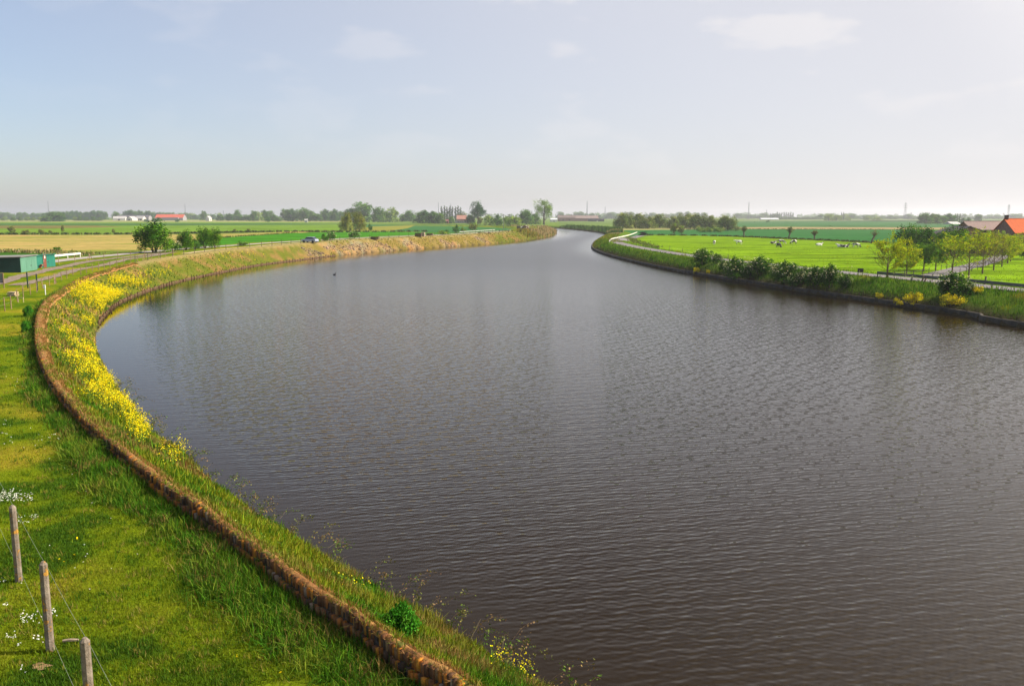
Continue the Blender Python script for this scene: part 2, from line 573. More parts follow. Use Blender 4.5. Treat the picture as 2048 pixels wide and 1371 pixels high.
def look(key, x, y):
    x = np.asarray(x, float); y = np.asarray(y, float)
    r = np.hypot(x, y); a = np.arctan2(x, y)
    i = np.clip((np.log(np.maximum(r, 2.001)) - LR[0]) / (LR[1] - LR[0]), 0, len(LR) - 1.001)
    j = np.clip(np.interp(a, TH, np.arange(len(TH))), 0, len(TH) - 1.001)
    i0, j0 = i.astype(int), j.astype(int)
    fi, fj = i - i0, j - j0
    T = TAB[key]
    return (T[i0, j0] * (1 - fi) + T[i0 + 1, j0] * fi) * (1 - fj) + (T[i0, j0 + 1] * (1 - fi) + T[i0 + 1, j0 + 1] * fi) * fj
def gz(x, y): return look('z', x, y)
def gz1(x, y): return float(gz(np.array([x]), np.array([y]))[0])

TS = np.exp(np.linspace(math.log(8), math.log(6000), 1500))
def G(px, py):                          # first meeting of a sight line with the ground (or water)
    px = np.atleast_1d(np.asarray(px, float)); py = np.atleast_1d(np.asarray(py, float))
    out = np.empty((len(px), 3))
    for i in range(0, len(px), 400):
        d = ray(px[i:i + 400], py[i:i + 400])
        q = d[:, None, :] * TS[None, :, None]
        z = q[..., 2] + CAMZ
        g = np.maximum(gz(q[..., 0], q[..., 1]), 0.0)
        below = z < g
        k = np.where(below.any(1), below.argmax(1), len(TS) - 1)
        k = np.maximum(k, 1)
        r = np.arange(len(d))
        a0 = (z - g)[r, k - 1]; a1 = (z - g)[r, k]
        f = np.clip(a0 / (a0 - a1 + 1e-9), 0, 1)
        t = TS[k - 1] * (1 - f) + TS[k] * f
        out[i:i + 400] = d * t[:, None]
        out[i:i + 400, 2] = np.maximum(gz(out[i:i + 400, 0], out[i:i + 400, 1]), 0)
    return out
def G1(px, py): return G([px], [py])[0]

# soil and turf colours of the ground by what grows there
x_, y_ = g2[:, 0], g2[:, 1]
C_LAWN = np.array([.125, .165, .006]); C_LAWN2 = np.array([.22, .19, .015]); C_LAWN3 = np.array([.055, .105, .005])
n1 = fnoise(x_, y_, 3.2, 21)[:, None]; n2 = fnoise(x_, y_, 1.1, 22)[:, None]; n3 = fnoise(x_, y_, 9, 23)[:, None]
tint = C_LAWN + (C_LAWN2 - C_LAWN) * sstep(.5, .72, n1 * .6 + n3 * .4) + (C_LAWN3 - C_LAWN) * sstep(.52, .3, n2 * .5 + n1 * .5)
wL = bank_w(sl); kb = dl / wL
onb = (left & ~wet & (kb < 1.0))[:, None]
cb = np.array([.10, .115, .014]) + (np.array([.20, .125, .04]) - np.array([.10, .115, .014])) * sstep(.45, .7, fnoise(x_, y_, 2.6, 31))[:, None]
stone = (sstep(s_stone0, s_stone1, sl) * sstep(s_stone2 + 12, s_stone2 - 12, sl))
rock = np.array([.26, .18, .085]) + np.array([.06, .0, -.02]) * (fnoise(x_, y_, 1.5, 41)[:, None] - .5) * 4
gp = sstep(.40, .54, fnoise(x_, y_, 7, 42) + .18 * sstep(.3, 1.0, kb) - .12 * sstep(.4, 0, kb))
cb2 = rock * (1 - gp[:, None]) + np.array([.17, .125, .03]) * gp[:, None]
cb = cb * (1 - stone[:, None]) + cb2 * stone[:, None]
dry = (sstep(.88, .98, kb) * sstep(SWEND - 15, SWEND + 15, sl) * sstep(s_reed, s_reed - 30, sl))[:, None]
cb = cb * (1 - dry) + np.array([.26, .195, .07]) * dry
tint = np.where(onb, cb, tint)
# far crest of the left dyke: worn dry edge and grass
onc = (left & ~wet & (kb >= 1) & (dl - wL < 2.2) & (sl > SWEND) & (sl < s_reed))[:, None]
tint = np.where(onc, np.array([.25, .20, .075]), tint)
# right bank
onr = (~left & ~wet & (dr < 14))[:, None]
cr = np.array([.05, .10, .010]) + np.array([.05, .05, .0]) * fnoise(x_, y_, 3, 51)[:, None]
low = (sstep(2.2, .6, dr) * (~left))[:, None]
cr = cr * (1 - low) + np.array([.055, .042, .022]) * low
tint = np.where(onr, cr, tint)
fld = (~wet & (((left) & (dl > wL + 34)) | ((~left) & (dr > 14))))[:, None]
tint = np.where(fld, np.array([.11, .17, .025]) * (.8 + .4 * fnoise(x_, y_, 40, 61)[:, None]), tint)
tint = np.where(wet[:, None], np.array([.05, .04, .02]), tint)

nr, nt = gx.shape
ii = (np.arange(nr - 1)[:, None] * nt + np.arange(nt - 1)[None]).ravel()
quads = np.stack([ii, ii + 1, ii + nt + 1, ii + nt], -1)[:, ::-1]
m, N, L, out = nmat('ground_turf')
at = N.new('ShaderNodeAttribute'); at.attribute_name = 'tint'
n = noise_node(N, L, 2.2, 8, .7)
c = mix_node(N, L, at.outputs['Color'], ramp_node(N, L, n.outputs['Fac'], [(.25, (.55, .6, .5)), (.5, (1, 1, 1)), (.75, (1.5, 1.4, 1.3))]).outputs[0], 1.0, 'MULTIPLY')
n2_ = noise_node(N, L, 14, 6, .7)
c = mix_node(N, L, c, ramp_node(N, L, n2_.outputs['Fac'], [(.3, (.6, .6, .6)), (.7, (1.4, 1.4, 1.4))]).outputs[0], 1.0, 'MULTIPLY')
b = N.new('ShaderNodeBsdfDiffuse'); L.new(c, b.inputs['Color'])
bp = N.new('ShaderNodeBump'); bp.inputs['Distance'].default_value = .06
L.new(n2_.outputs['Fac'], bp.inputs['Height']); L.new(bp.outputs[0], b.inputs['Normal'])
L.new(b.outputs[0], out.inputs['Surface'])
ground = mesh_np('ground', np.stack([gx.ravel(), gy.ravel(), GZ.ravel()], -1), [quads], m, tint=tint, smooth=True)
tag(ground, kind='structure')

# ------------------------------------------------------------------ water: murky, wind-rippled, calm under the left bank
wsel = [i for i in range(nr) if RR[i] < 1100][::3]
wt = np.arange(0, nt, 2)
wx = gx[np.ix_(wsel, wt)]; wy = gy[np.ix_(wsel, wt)]
dlw = np.abs(TAB['dl'][np.ix_(wsel, wt)]); drw = np.abs(TAB['dr'][np.ix_(wsel, wt)])
ry = np.hypot(wx, wy)
calm = 1 - .93 * np.exp(-(dlw / (2.2 + 10.0 * sstep(35, 110, ry))) ** 2) - 0.35 * np.exp(-(drw / 3.0) ** 2)
calm = calm * (1 - .60 * sstep(30, 220, ry)) * (.78 + .44 * fnoise(wx, wy * .35, 16, 77))
# ripples too fine to draw at range are carried as surface chop
chop = .03 + .21 * sstep(30, 200, ry) * (1 - np.exp(-(dlw / 11) ** 2)) * (1 - .5 * np.exp(-(drw / 5) ** 2))
a_, b_ = wx.shape
ii = (np.arange(a_ - 1)[:, None] * b_ + np.arange(b_ - 1)[None]).ravel()
wq = np.stack([ii, ii + 1, ii + b_ + 1, ii + b_], -1)[:, ::-1]
WAVE = .56
m, N, L, out = nmat('river_water')
tc = N.new('ShaderNodeTexCoord')
def slope(scale, stretch, rot, amp, seed):
    mp = N.new('ShaderNodeMapping')
    mp.inputs['Scale'].default_value = stretch; mp.inputs['Rotation'].default_value = (0, 0, rot); mp.inputs['Location'].default_value = (seed, seed * .7, seed * 1.3)
    L.new(tc.outputs['Object'], mp.inputs['Vector'])
    nn = N.new('ShaderNodeTexNoise'); nn.inputs['Scale'].default_value = scale; nn.inputs['Detail'].default_value = 2.5; nn.inputs['Roughness'].default_value = .55
    nn.inputs['Distortion'].default_value = .35
    L.new(mp.outputs[0], nn.inputs['Vector'])
    s = N.new('ShaderNodeMath'); s.operation = 'SUBTRACT'; L.new(nn.outputs['Fac'], s.inputs[0]); s.inputs[1].default_value = .5
    q = N.new('ShaderNodeMath'); q.operation = 'MULTIPLY'; L.new(s.outputs[0], q.inputs[0]); q.inputs[1].default_value = amp
    return q.outputs[0]
def addn(a, b):
    q = N.new('ShaderNodeMath'); L.new(a, q.inputs[0]); L.new(b, q.inputs[1]); return q.outputs[0]
# many short wind waves of nearly one heading, bent by slow noise so that no two crests match
wn1 = N.new('ShaderNodeTexNoise'); wn1.inputs['Scale'].default_value = .42; wn1.inputs['Detail'].default_value = 2
L.new(tc.outputs['Object'], wn1.inputs['Vector'])
wsep = N.new('ShaderNodeSeparateColor'); L.new(wn1.outputs['Color'], wsep.inputs[0])
def nm(op, a, b=None):
    q = N.new('ShaderNodeMath'); q.operation = op
    for k, v in enumerate((a, b)):
        if v is None: continue
        if isinstance(v, (int, float)): q.inputs[k].default_value = v
        else: L.new(v, q.inputs[k])
    return q.outputs[0]
sx = sy = None
for k_, (ang_, lam, amp, ph) in enumerate(((104, .46, .085, .3), (112, .37, .080, 1.7), (95, .61, .075, 3.1), (123, .30, .070, 4.4), (84, .41, .060, 5.2), (101, .23, .065, 2.2), (72, .33, .045, .9), (140, .52, .045, 3.8), (108, 1.35, .04, 1.1), (60, .27, .04, 2.9), (156, .24, .035, 5.6))):
    a_r = R(ang_); kx, ky = math.cos(a_r) * 6.2832 / (lam * .70), math.sin(a_r) * 6.2832 / (lam * .70)
    dp = N.new('ShaderNodeVectorMath'); dp.operation = 'DOT_PRODUCT'; dp.inputs[1].default_value = (kx, ky, 0)
    L.new(tc.outputs['Object'], dp.inputs[0])
    warp = nm('MULTIPLY', wsep.outputs[k_ % 3], 9.0 * (.5 / lam) ** .5)
    c_w = nm('COSINE', nm('ADD', nm('ADD', dp.outputs['Value'], warp), ph))
    # crests sharper than troughs
    sl_ = nm('MULTIPLY', c_w, amp * WAVE)
    x_c, y_c = nm('MULTIPLY', sl_, math.cos(a_r)), nm('MULTIPLY', sl_, math.sin(a_r))
    sx = x_c if sx is None else addn(sx, x_c)
    sy = y_c if sy is None else addn(sy, y_c)
sy = addn(sy, slope(9.0, (.25, 1, 1), R(12), .22, 3.0))
sx = addn(sx, slope(9.0, (.6, .5, 1), R(25), .16, 17.0))
ca = N.new('ShaderNodeAttribute'); ca.attribute_name = 'calm'
def muln(a, b):
    q = N.new('ShaderNodeMath'); q.operation = 'MULTIPLY'; L.new(a, q.inputs[0]); L.new(b, q.inputs[1]); return q.outputs[0]
cm = N.new('ShaderNodeCombineXYZ')
L.new(muln(sx, ca.outputs['Fac']), cm.inputs[0]); L.new(muln(sy, ca.outputs['Fac']), cm.inputs[1]); cm.inputs[2].default_value = 1
nz = N.new('ShaderNodeVectorMath'); nz.operation = 'NORMALIZE'; L.new(cm.outputs[0], nz.inputs[0])
b = N.new('ShaderNodeBsdfPrincipled')
nb = noise_node(N, L, .05, 3)
L.new(ramp_node(N, L, nb.outputs['Fac'], [(.3, (.0135, .0074, .0001)), (.7, (.0175, .0098, .0001))]).outputs[0], b.inputs['Base Color'])
ra = N.new('ShaderNodeAttribute'); ra.attribute_name = 'chop'
L.new(ra.outputs['Fac'], b.inputs['Roughness'])
b.inputs['IOR'].default_value = 1.265
L.new(nz.outputs[0], b.inputs['Normal'])
L.new(b.outputs[0], out.inputs['Surface'])
water = mesh_np('river_water', np.stack([wx.ravel(), wy.ravel(), 0 * wx.ravel()], -1), [wq], m, smooth=True, attrs={'calm': np.clip(calm, .05, 1.3).ravel(), 'chop': chop.ravel()})
tag(water, kind='structure')

# ------------------------------------------------------------------ fields: sheets a few centimetres above the plain
def field(name, px_pts, stops, scale, stretch, rot, lift, level, kind='structure'):
    q = P(*np.array(px_pts, float).T, level)
    q[:, 2] = level + lift
    m = surf(name, stops, scale, .95, stretch=stretch, rot=rot, spec=0.0, detail=8)
    N_, L_ = m.node_tree.nodes, m.node_tree.links
    bs = [q_ for q_ in N_ if q_.type == 'BSDF_PRINCIPLED'][0]
    c_ = bs.inputs['Base Color'].links[0].from_socket
    f_ = noise_node(N_, L_, .55, 8, .75, stretch=(.5, 1, 1), rot=rot)
    L_.new(mix_node(N_, L_, c_, ramp_node(N_, L_, f_.outputs['Fac'], [(.36, (.62, .68, .6)), (.5, (1, 1, 1)), (.64, (1.35, 1.22, 1.2))]).outputs[0], 1.0, 'MULTIPLY'), bs.inputs['Base Color'])
    mb = MB(); mb.add(q, [tuple(range(len(q)))])
    o = mb.build(name, m)
    me = o.data
    import bmesh
    bm = bmesh.new(); bm.from_mesh(me)
    bmesh.ops.triangulate(bm, faces=bm.faces[:]); bm.normal_update()
    for f in bm.faces:
        if f.normal.z < 0: f.normal_flip()
    bm.to_mesh(me); bm.free()
    return tag(o, kind=kind)

S_ = lambda c, k=.2: [(.38, tuple(x * (1 - k) for x in c)), (.5, c), (.62, tuple(x * (1 + k) for x in c))]
A = FL_L
field('meadow', [(-900, 444.5), (660, 444), (850, 446), (850, 470), (560, 464), (-900, 469)], S_((.115, .20, .018), .3), .02, (1, 3.5, 1), R(5), .04, A)
field('crop_field', [(-900, 447), (640, 446.5), (700, 449), (360, 451), (-900, 451.5)], S_((.045, .115, .02)), .02, (.3, 2, 1), R(2), .08, A)
field('dry_meadow', [(-900, 451.5), (190, 451), (250, 454), (100, 457), (-900, 458)], S_((.14, .12, .03), .4), .03, (.2, 3, 1), R(3), .08, A)
field('pale_field', [(-900, 440.3), (700, 440), (690, 444), (-900, 443.6)], S_((.24, .25, .085)), .01, (.5, 2, 1), 0, .04, A)
field('stubble_field', [(-900, 470), (280, 470), (470, 467.5), (596, 463.3), (640, 461.5), (590, 468), (430, 476), (330, 500), (130, 506), (20, 502), (-900, 505)],
      [(.43, (.15, .19, .025)), (.48, (.30, .25, .07)), (.53, (.40, .26, .10)), (.59, (.27, .24, .06))], .09, (.16, 1.4, 1), R(8), .09, A)
field('crop_field', [(250, 530), (330, 497), (420, 478), (500, 472), (590, 466), (760, 464), (900, 466), (980, 470), (640, 500)],
      S_((.042, .165, .008), .25), .12, (.22, 1.6, 1), R(-14), .12, A)
field('crop_field', [(-900, 512), (-20, 505), (60, 507), (140, 511), (260, 517), (200, 528), (-900, 540)], S_((.035, .10, .008), .35), .3, (.3, 1, 1), R(5), .13, A)
field('crop_field', [(700, 450), (830, 446), (1000, 447), (1030, 455), (1000, 468), (830, 464), (690, 459)], S_((.038, .125, .035), .15), .05, (.3, 1.5, 1), R(-12), .10, A)
field('dry_meadow', [(745, 453), (830, 451), (815, 457), (780, 462), (690, 462)], S_((.20, .20, .035), .3), .05, (.3, 2, 1), R(-10), .14, A)
B = FL_R
field('pasture', [(1236, 490), (1268, 479), (1310, 469.8), (1400, 471), (1480, 474), (1640, 481), (1770, 487), (1900, 493), (2300, 510), (2900, 560), (2500, 640), (2048, 600),
                  (1800, 570), (1560, 540), (1400, 520), (1300, 503)], S_((.128, .222, .006), .34), .12, (.35, 1.1, 1), R(20), .05, B)
field('crop_field', [(1236, 474), (1235, 461), (1500, 458.4), (1760, 459), (2100, 462), (2700, 470), (2700, 520), (2100, 500), (1900, 493), (1770, 486), (1640, 480.5), (1480, 473.6), (1310, 469.4)],
      S_((.032, .118, .030), .16), .06, (.25, 1.3, 1), R(-12), .07, B)
field('pale_field', [(1228, 460.6), (1240, 454), (1420, 456), (1420, 459)], S_((.25, .25, .09)), .05, (.5, 2, 1), 0, .07, B)
field('stubble_field', [(1420, 455.2), (1560, 454), (2100, 456), (2700, 458), (2700, 463), (2100, 460), (1760, 458.6), (1500, 458.2)], S_((.27, .21, .10)), .03, (.3, 3, 1), 0, .10, B)
field('crop_field', [(1440, 454.8), (1480, 443), (1800, 441), (2700, 441.5), (2700, 457.5), (2100, 455.5), (1560, 453.5)], S_((.05, .13, .04), .3), .012, (.4, 2.2, 1), 0, .05, B)
field('meadow', [(1115, 450), (1120, 442.5), (1480, 439), (1480, 447), (1420, 455), (1240, 455)], S_((.11, .17, .04), .3), .012, (.4, 2.2, 1), 0, .04, B)
field('pale_field', [(1480, 443), (1490, 438.4), (2700, 438.6), (2700, 441.3)], S_((.13, .18, .065), .3), .006, (.5, 2, 1), 0, .05, B)

# ------------------------------------------------------------------ roads and tracks draped on the ground
def strip(name, c, width, mat, lift=.05, nx=4, wob=0.0, kind='structure', zfun=None, tint=None):
    c = np.asarray(c, float)[:, :2]
    n = normals2(c)
    w = np.broadcast_to(width, len(c)).astype(float)
    if wob: w = w * (1 + wob * (fnoise(c[:, 0], c[:, 1], 2.0, 5) - .5) * 2)
    u = np.linspace(-.5, .5, nx + 1)
    V = c[:, None, :] + n[:, None, :] * (u[None, :, None] * w[:, None, None])
    X, Y = V[..., 0].ravel(), V[..., 1].ravel()
    Z = (gz(X, Y) if zfun is None else zfun(X, Y)) + lift
    k = nx + 1
    i = (np.arange(len(c) - 1)[:, None] * k + np.arange(nx)[None]).ravel()
    o = mesh_np(name, np.stack([X, Y, Z], -1), [np.stack([i, i + k, i + k + 1, i + 1], -1)], mat, smooth=True)
    me = o.data
    if me.polygons[0].normal.z < 0: me.flip_normals()
    if kind: o['kind'] = kind
    return o

M_ASPH = surf('weathered_asphalt', [(.3, (.14, .122, .12)), (.7, (.20, .175, .172))], .8, .9, bump=.01, bscale=20)
M_CONC = surf('pale_concrete', [(.3, (.26, .23, .19)), (.7, (.36, .32, .27))], 1.2, .9)
M_CLOD = surf('track_clods', [(.30, (.05, .034, .025)), (.42, (.17, .115, .09)), (.50, (.27, .195, .16)), (.58, (.13, .12, .035)), (.70, (.22, .16, .13))], 1.9, .95, bump=.12, bscale=3.0, detail=8)

def curveP(px, step, z=None):
    q = np.array(px, float)
    p = G(q[:, 0], q[:, 1]) if z is None else P(q[:, 0], q[:, 1], z)
    return smooth_curve(p[:, :2], step)

# two earth ruts along the left bank
rut_a = curveP([(-70, 585), (0, 566), (34, 555.5), (77, 545.5), (120, 535.5), (171, 527.5), (222, 523), (274, 517.5), (330, 511.5)], .7, LAWN)
rut_b = curveP([(31, 571.5), (68, 564), (120, 550.5), (154, 540.5), (205, 532), (256, 523.5), (299, 518.5), (350, 509.5)], .7, LAWN)
strip('track', rut_a, 1.9, M_CLOD, .05, 6, .55)
strip('track', rut_b, 1.5, M_CLOD, .055, 6, .6)

# left road: offset of the bank crest
def offset_curve(C, S, off, s0, s1, step=2.0):
    k = (S >= s0) & (S <= s1)
    n = normals2(C)[k]; c = C[k]
    o = off(S[k]) if callable(off) else off
    return resample(c + n * np.broadcast_to(o, len(c))[:, None], step)
sA, sB, sC_, sD, sE = s_of_px(240, 605), s_of_px(400, 553), s_of_px(700, 508), s_of_px(940, 490.5), s_of_px(1060, 478)
roadL = offset_curve(LC, SL, lambda s: bank_w(s) + np.interp(s, [sA, sB, sC_, sD, sE, SL[-1]], [24, 14.5, 9.5, 7.5, 9, 12]), sA - 40, sE + 40)
strip('road', roadL, 3.4, M_CONC, .06, 4)
trackL = offset_curve(LC, SL, lambda s: bank_w(s) + 3.2, sB + 18, sE)
strip('track', trackL, 1.5, surf('worn_dyke_path', [(.3, (.36, .25, .13)), (.6, (.5, .38, .22)), (.75, (.2, .19, .05))], .9, .95), .05, 3, .5)

# right bank road, then bending away inland
w_R = lambda s: np.interp(s, [0, s_of_px(2048, 656, 'R'), s_of_px(1600, 585, 'R'), s_of_px(1300, 533, 'R'), s_rA], [7.6, 7.4, 6.2, 4.9, 5.0])
s_tip = s_of_px(1187, 498, 'R')
nR = normals2(RC)
kR = SR <= s_tip
cR = RC[kR] - nR[kR] * (w_R(SR[kR]) + 1.9)[:, None]
tipc = P(*np.array([(1262, 473), (1281, 467.7), (1289, 464.7), (1284, 462.6), (1290, 461)]).T, 2.0)[:, :2]
roadR = smooth_curve(np.vstack([cR[::8], cR[-1:], tipc]), 2.0)
strip('road', roadR, 3.3, M_ASPH, .07, 4)

# farm drive through the avenue
drive = curveP([(1850, 555.5), (1862, 552.5), (1892, 544.5), (1925, 536.5), (1956, 529), (1980, 522), (1996, 516), (2006, 510)], 1.0)
strip('farm_drive', drive, 3.6, M_ASPH, .06, 4)

# ------------------------------------------------------------------ quay edging of the right bank
def loft(name, c, prof, mat, parent=None, sgn=1.0, zf=None, ws=None):
    """prof: list of (offset along left normal, height)"""
    n = normals2(c) * sgn
    w1 = np.ones(len(c)) if ws is None else ws
    V = np.concatenate([np.concatenate([c[:, :2] + n * ((w1 if o < 0 else 1 + 0 * w1) * o)[:, None], (np.full(len(c), h) if zf is None else zf + h)[:, None]], 1)[:, None, :] for o, h in prof], 1)
    k = len(prof)
    i = (np.arange(len(c) - 1)[:, None] * k + np.arange(k - 1)[None]).ravel()
    F = np.stack([i, i + 1, i + k + 1, i + k], -1)
    if sgn > 0: F = F[:, ::-1]
    o = mesh_np(name, V.reshape(-1, 3), [F], mat, parent)
    return o
M_QUAY = surf('quay_concrete', [(.3, (.022, .018, .013)), (.55, (.05, .041, .028)), (.75, (.10, .08, .055))], 1.1, .9, stretch=(1, 1, .3), bump=.02)
kq = SR <= s_of_px(1201, 476.5, 'R')
qc = RC[kq]
qz = 0 * qc[:, 0] + .05 * (fnoise(qc[:, 0], qc[:, 1], 6, 3) - .5)
quay = loft('quay_wall', qc, [(.02, -.8), (0, .54), (-.34, .54), (-.36, .40), (-1.2, .38)], M_QUAY, None, 1.0, qz)
tag(quay, 'long low dark concrete quay wall edging the grassy right bank at the waterline', 'quay wall')

# ------------------------------------------------------------------ the curved brick wall of the left bank
M_BRICK = surf('old_brick', [(.25, (.35, .33, .3)), (.5, (1, 1, 1)), (.72, (1.35, 1.2, 1.05))], 9, .95, bump=.01, bscale=30, tint=True)
M_TURF = surf('dry_turf', [(.34, (.10, .045, .014)), (.45, (.25, .11, .028)), (.54, (.32, .16, .045)), (.62, (.12, .12, .018))], 2.2, .95, bump=.05, bscale=8)
base0 = WC[len(WC) // 3]
wall = empty('brick_wall', (base0[0], base0[1], LAWN), 'long low curved brick wall capped with dry brown turf along the near left bank', 'wall')
O3 = np.array([base0[0], base0[1], LAWN])
nW = normals2(WC)
SWc = arclen(WC)
wz = crest(nearest(WC, LC)[1])
wz = np.where(wz < LAWN, LAWN, wz)
top = wz + WALLH + .15 * (fnoise(WC[:, 0], WC[:, 1], 2.2, 4) - .5) + .09 * (fnoise(WC[:, 0], WC[:, 1], .6, 6) - .5)
turf_w = np.interp(SWc, [0, 12, 30, 55, 130], [.45, .5, .75, 1.5, 1.5]) * (1 + .7 * (fnoise(WC[:, 0], WC[:, 1], 1.3, 12) - .5))
# core body behind the bricks, so that joints look dark
def loft_local(name, c, prof, zf, mat, ws=None):
    o = loft(name, c, prof, mat, wall, 1.0, zf, ws)
    me = o.data
    v = np.empty(len(me.vertices) * 3, np.float32); me.vertices.foreach_get('co', v)
    v = v.reshape(-1, 3) - O3; me.vertices.foreach_set('co', v.ravel()); me.update()
    return o
M_CORE = plain('mortar', (.05, .038, .028), .95, .4, 5)
loft_local('wall_core', WC, [(.20, -1.1), (.06, -.05), (-.16, -.04), (-.2, -.9)], top, M_CORE)
cap = loft_local('turf_capping', WC, [(.085, -.06), (.05, .0), (-.03, .03), (-.16, .01), (-.27, -.06), (-.36, -.35)], top, M_TURF, turf_w)
# bricks, set on edge in two rows with stretchers below
bb = []; bt = []
pal = np.array([(.11, .05, .022), (.17, .07, .025), (.26, .095, .022), (.36, .12, .015), (.42, .17, .02), (.06, .035, .02), (.2, .11, .045), (.24, .17, .11)])
s = 0.0; smax = SWc[-1]
i8 = np.array([[3, 2, 1, 0], [4, 5, 6, 7], [0, 1, 5, 4], [1, 2, 6, 5], [2, 3, 7, 6], [3, 0, 4, 7]])
nb = 0; FF = []
while s < smax - 1:
    big = s > 34
    w = rng.uniform(.068, .085) * (2.2 if big else 1)
    sm = s + w / 2
    c = np.array([np.interp(sm, SWc, WC[:, 0]), np.interp(sm, SWc, WC[:, 1])])
    n = np.array([np.interp(sm, SWc, nW[:, 0]), np.interp(sm, SWc, nW[:, 1])]); n /= np.linalg.norm(n)
    t = np.array([n[1], -n[0]])
    zt = np.interp(sm, SWc, top)
    lich = vnoise(np.array([s]), np.array([0.]), 1.6, 7)[0]
    for row in range(2):
        hb = .200 * rng.uniform(.86, 1.04)
        z1 = zt - .005 - row * .205 + rng.normal(0, .018)
        z0 = z1 - hb
        off = .06 + rng.normal(0, .018) + row * .05
        if rng.random() < .05: continue
        wi = w * .90
        cc = c
        x0, x1 = off - .1, off + .035
        q = []
        for z in (z0, z1):
            for du, dv in ((-wi / 2, x0), (wi / 2, x0), (wi / 2, x1), (-wi / 2, x1)):
                p = cc + t * (du + .05 * (z - z0)) + n * dv
                q.append((p[0], p[1], z + rng.normal(0, .004)))
        bb.append(q)
        p_ = pal[rng.choice(8, p=np.array([.2, .2, .14, .14 + .10 * (lich > .5), .06 + .12 * (lich > .5), .13, .10, .03]) / (1 + .22 * (lich > .5)))]
        bt.append(np.clip(p_ * rng.uniform(.75, 1.3), 0, 1))
        FF.append(i8 + nb * 8); nb += 1
    s += w
bb = np.array(bb) - O3
br = mesh_np('brickwork', bb.reshape(-1, 3), [np.concatenate(FF)], M_BRICK, wall, tint=np.repeat(np.array(bt), 8, 0))

# ------------------------------------------------------------------ near wire fence with concrete posts
M_POST = surf('lichen_concrete', [(.32, (.27, .22, .165)), (.46, (.20, .16, .12)), (.56, (.15, .115, .08)), (.61, (.38, .19, .03)), (.72, (.42, .22, .035))], 6.0, .95, bump=.015, bscale=40, detail=6)
M_WIRE = plain('fence_wire', (.25, .27, .18), .6, .1)
p1, p2 = G1(38, 1162), G1(101, 1302)
stepv = (p2 - p1)
p3 = p2 + stepv * .93; p3[2] = gz1(p3[0], p3[1])
fpost = [p1 - stepv * 1.15, p1, p2, p3, p3 + stepv * .9]
for q in fpost: q[2] = gz1(q[0], q[1])
def height_for(base, py):               # height of the point above base that is seen at row py
    lo, hi = 0, 80
    for _ in range(50):
        mid = (lo + hi) / 2
        v = np.array([base[0], base[1], base[2] + mid - CAMZ])
        dep = v[1] * CP - v[2] * SP; up = v[1] * SP + v[2] * CP
        row = 685.5 - up / dep * FPX
        if row > py: lo = mid
        else: hi = mid
    return lo
hp = height_for(p2, 1122)
print('near post height', hp, 'base', p1, p2, p3)
nf = empty('wire_fence', tuple(p2), 'two strand wire fence on lichen covered concrete posts across the near lawn', 'fence')
for k, q in enumerate(fpost):
    mb = MB()
    h = hp * (1.0, 1.0, 1.0, 1.0, 1.0)[k]
    w = .062
    vs = []
    for z, ww in ((-.2, w * 1.08), (h * .5, w * 1.02), (h - .05, w), (h, w * .45)):
        for a in range(8):
            an = math.pi / 8 + a * math.pi / 4
            r_ = ww * (1.08 if a % 2 else 1.08)
            vs.append((q[0] - p2[0] + r_ * math.cos(an), q[1] - p2[1] + r_ * math.sin(an), q[2] - p2[2] + z))
    fs = [(i * 8 + a, i * 8 + (a + 1) % 8, i * 8 + 8 + (a + 1) % 8, i * 8 + 8 + a) for i in range(3) for a in range(8)] + [tuple(range(24, 32))]
    mb.add(vs, fs)
    mb.build('post', M_POST, nf)
for frac, offx in ((.93, .07), (.10, .07)):
    mb = MB()
    pts = []
    for k in range(len(fpost) - 1):
        a, b_ = fpost[k], fpost[k + 1]
        for t in np.linspace(0, 1, 6, endpoint=False):
            q = a + (b_ - a) * t
            pts.append((q[0] - p2[0] + offx, q[1] - p2[1], q[2] - p2[2] + hp * frac - .03 * math.sin(math.pi * t)))
    mb.tube(pts, .0028, 4)
    mb.build('wire', M_WIRE, nf)
# a weathered pole lying in the grass
q = G1(126, 1286); q2 = G1(158, 1284); mb = MB()
mb.tube([(0, 0, .05), ((q2[0] - q[0]) * .5, (q2[1] - q[1]) * .5, .06), (q2[0] - q[0], q2[1] - q[1], .05)], [.026, .03, .022], 6)
o = mb.build('wooden_pole', plain('grey_wood', (.26, .2, .14), .9, .3, 8)); o.location = tuple(q)
tag(o, 'short grey wooden pole lying in the grass by the nearest concrete post', 'pole')

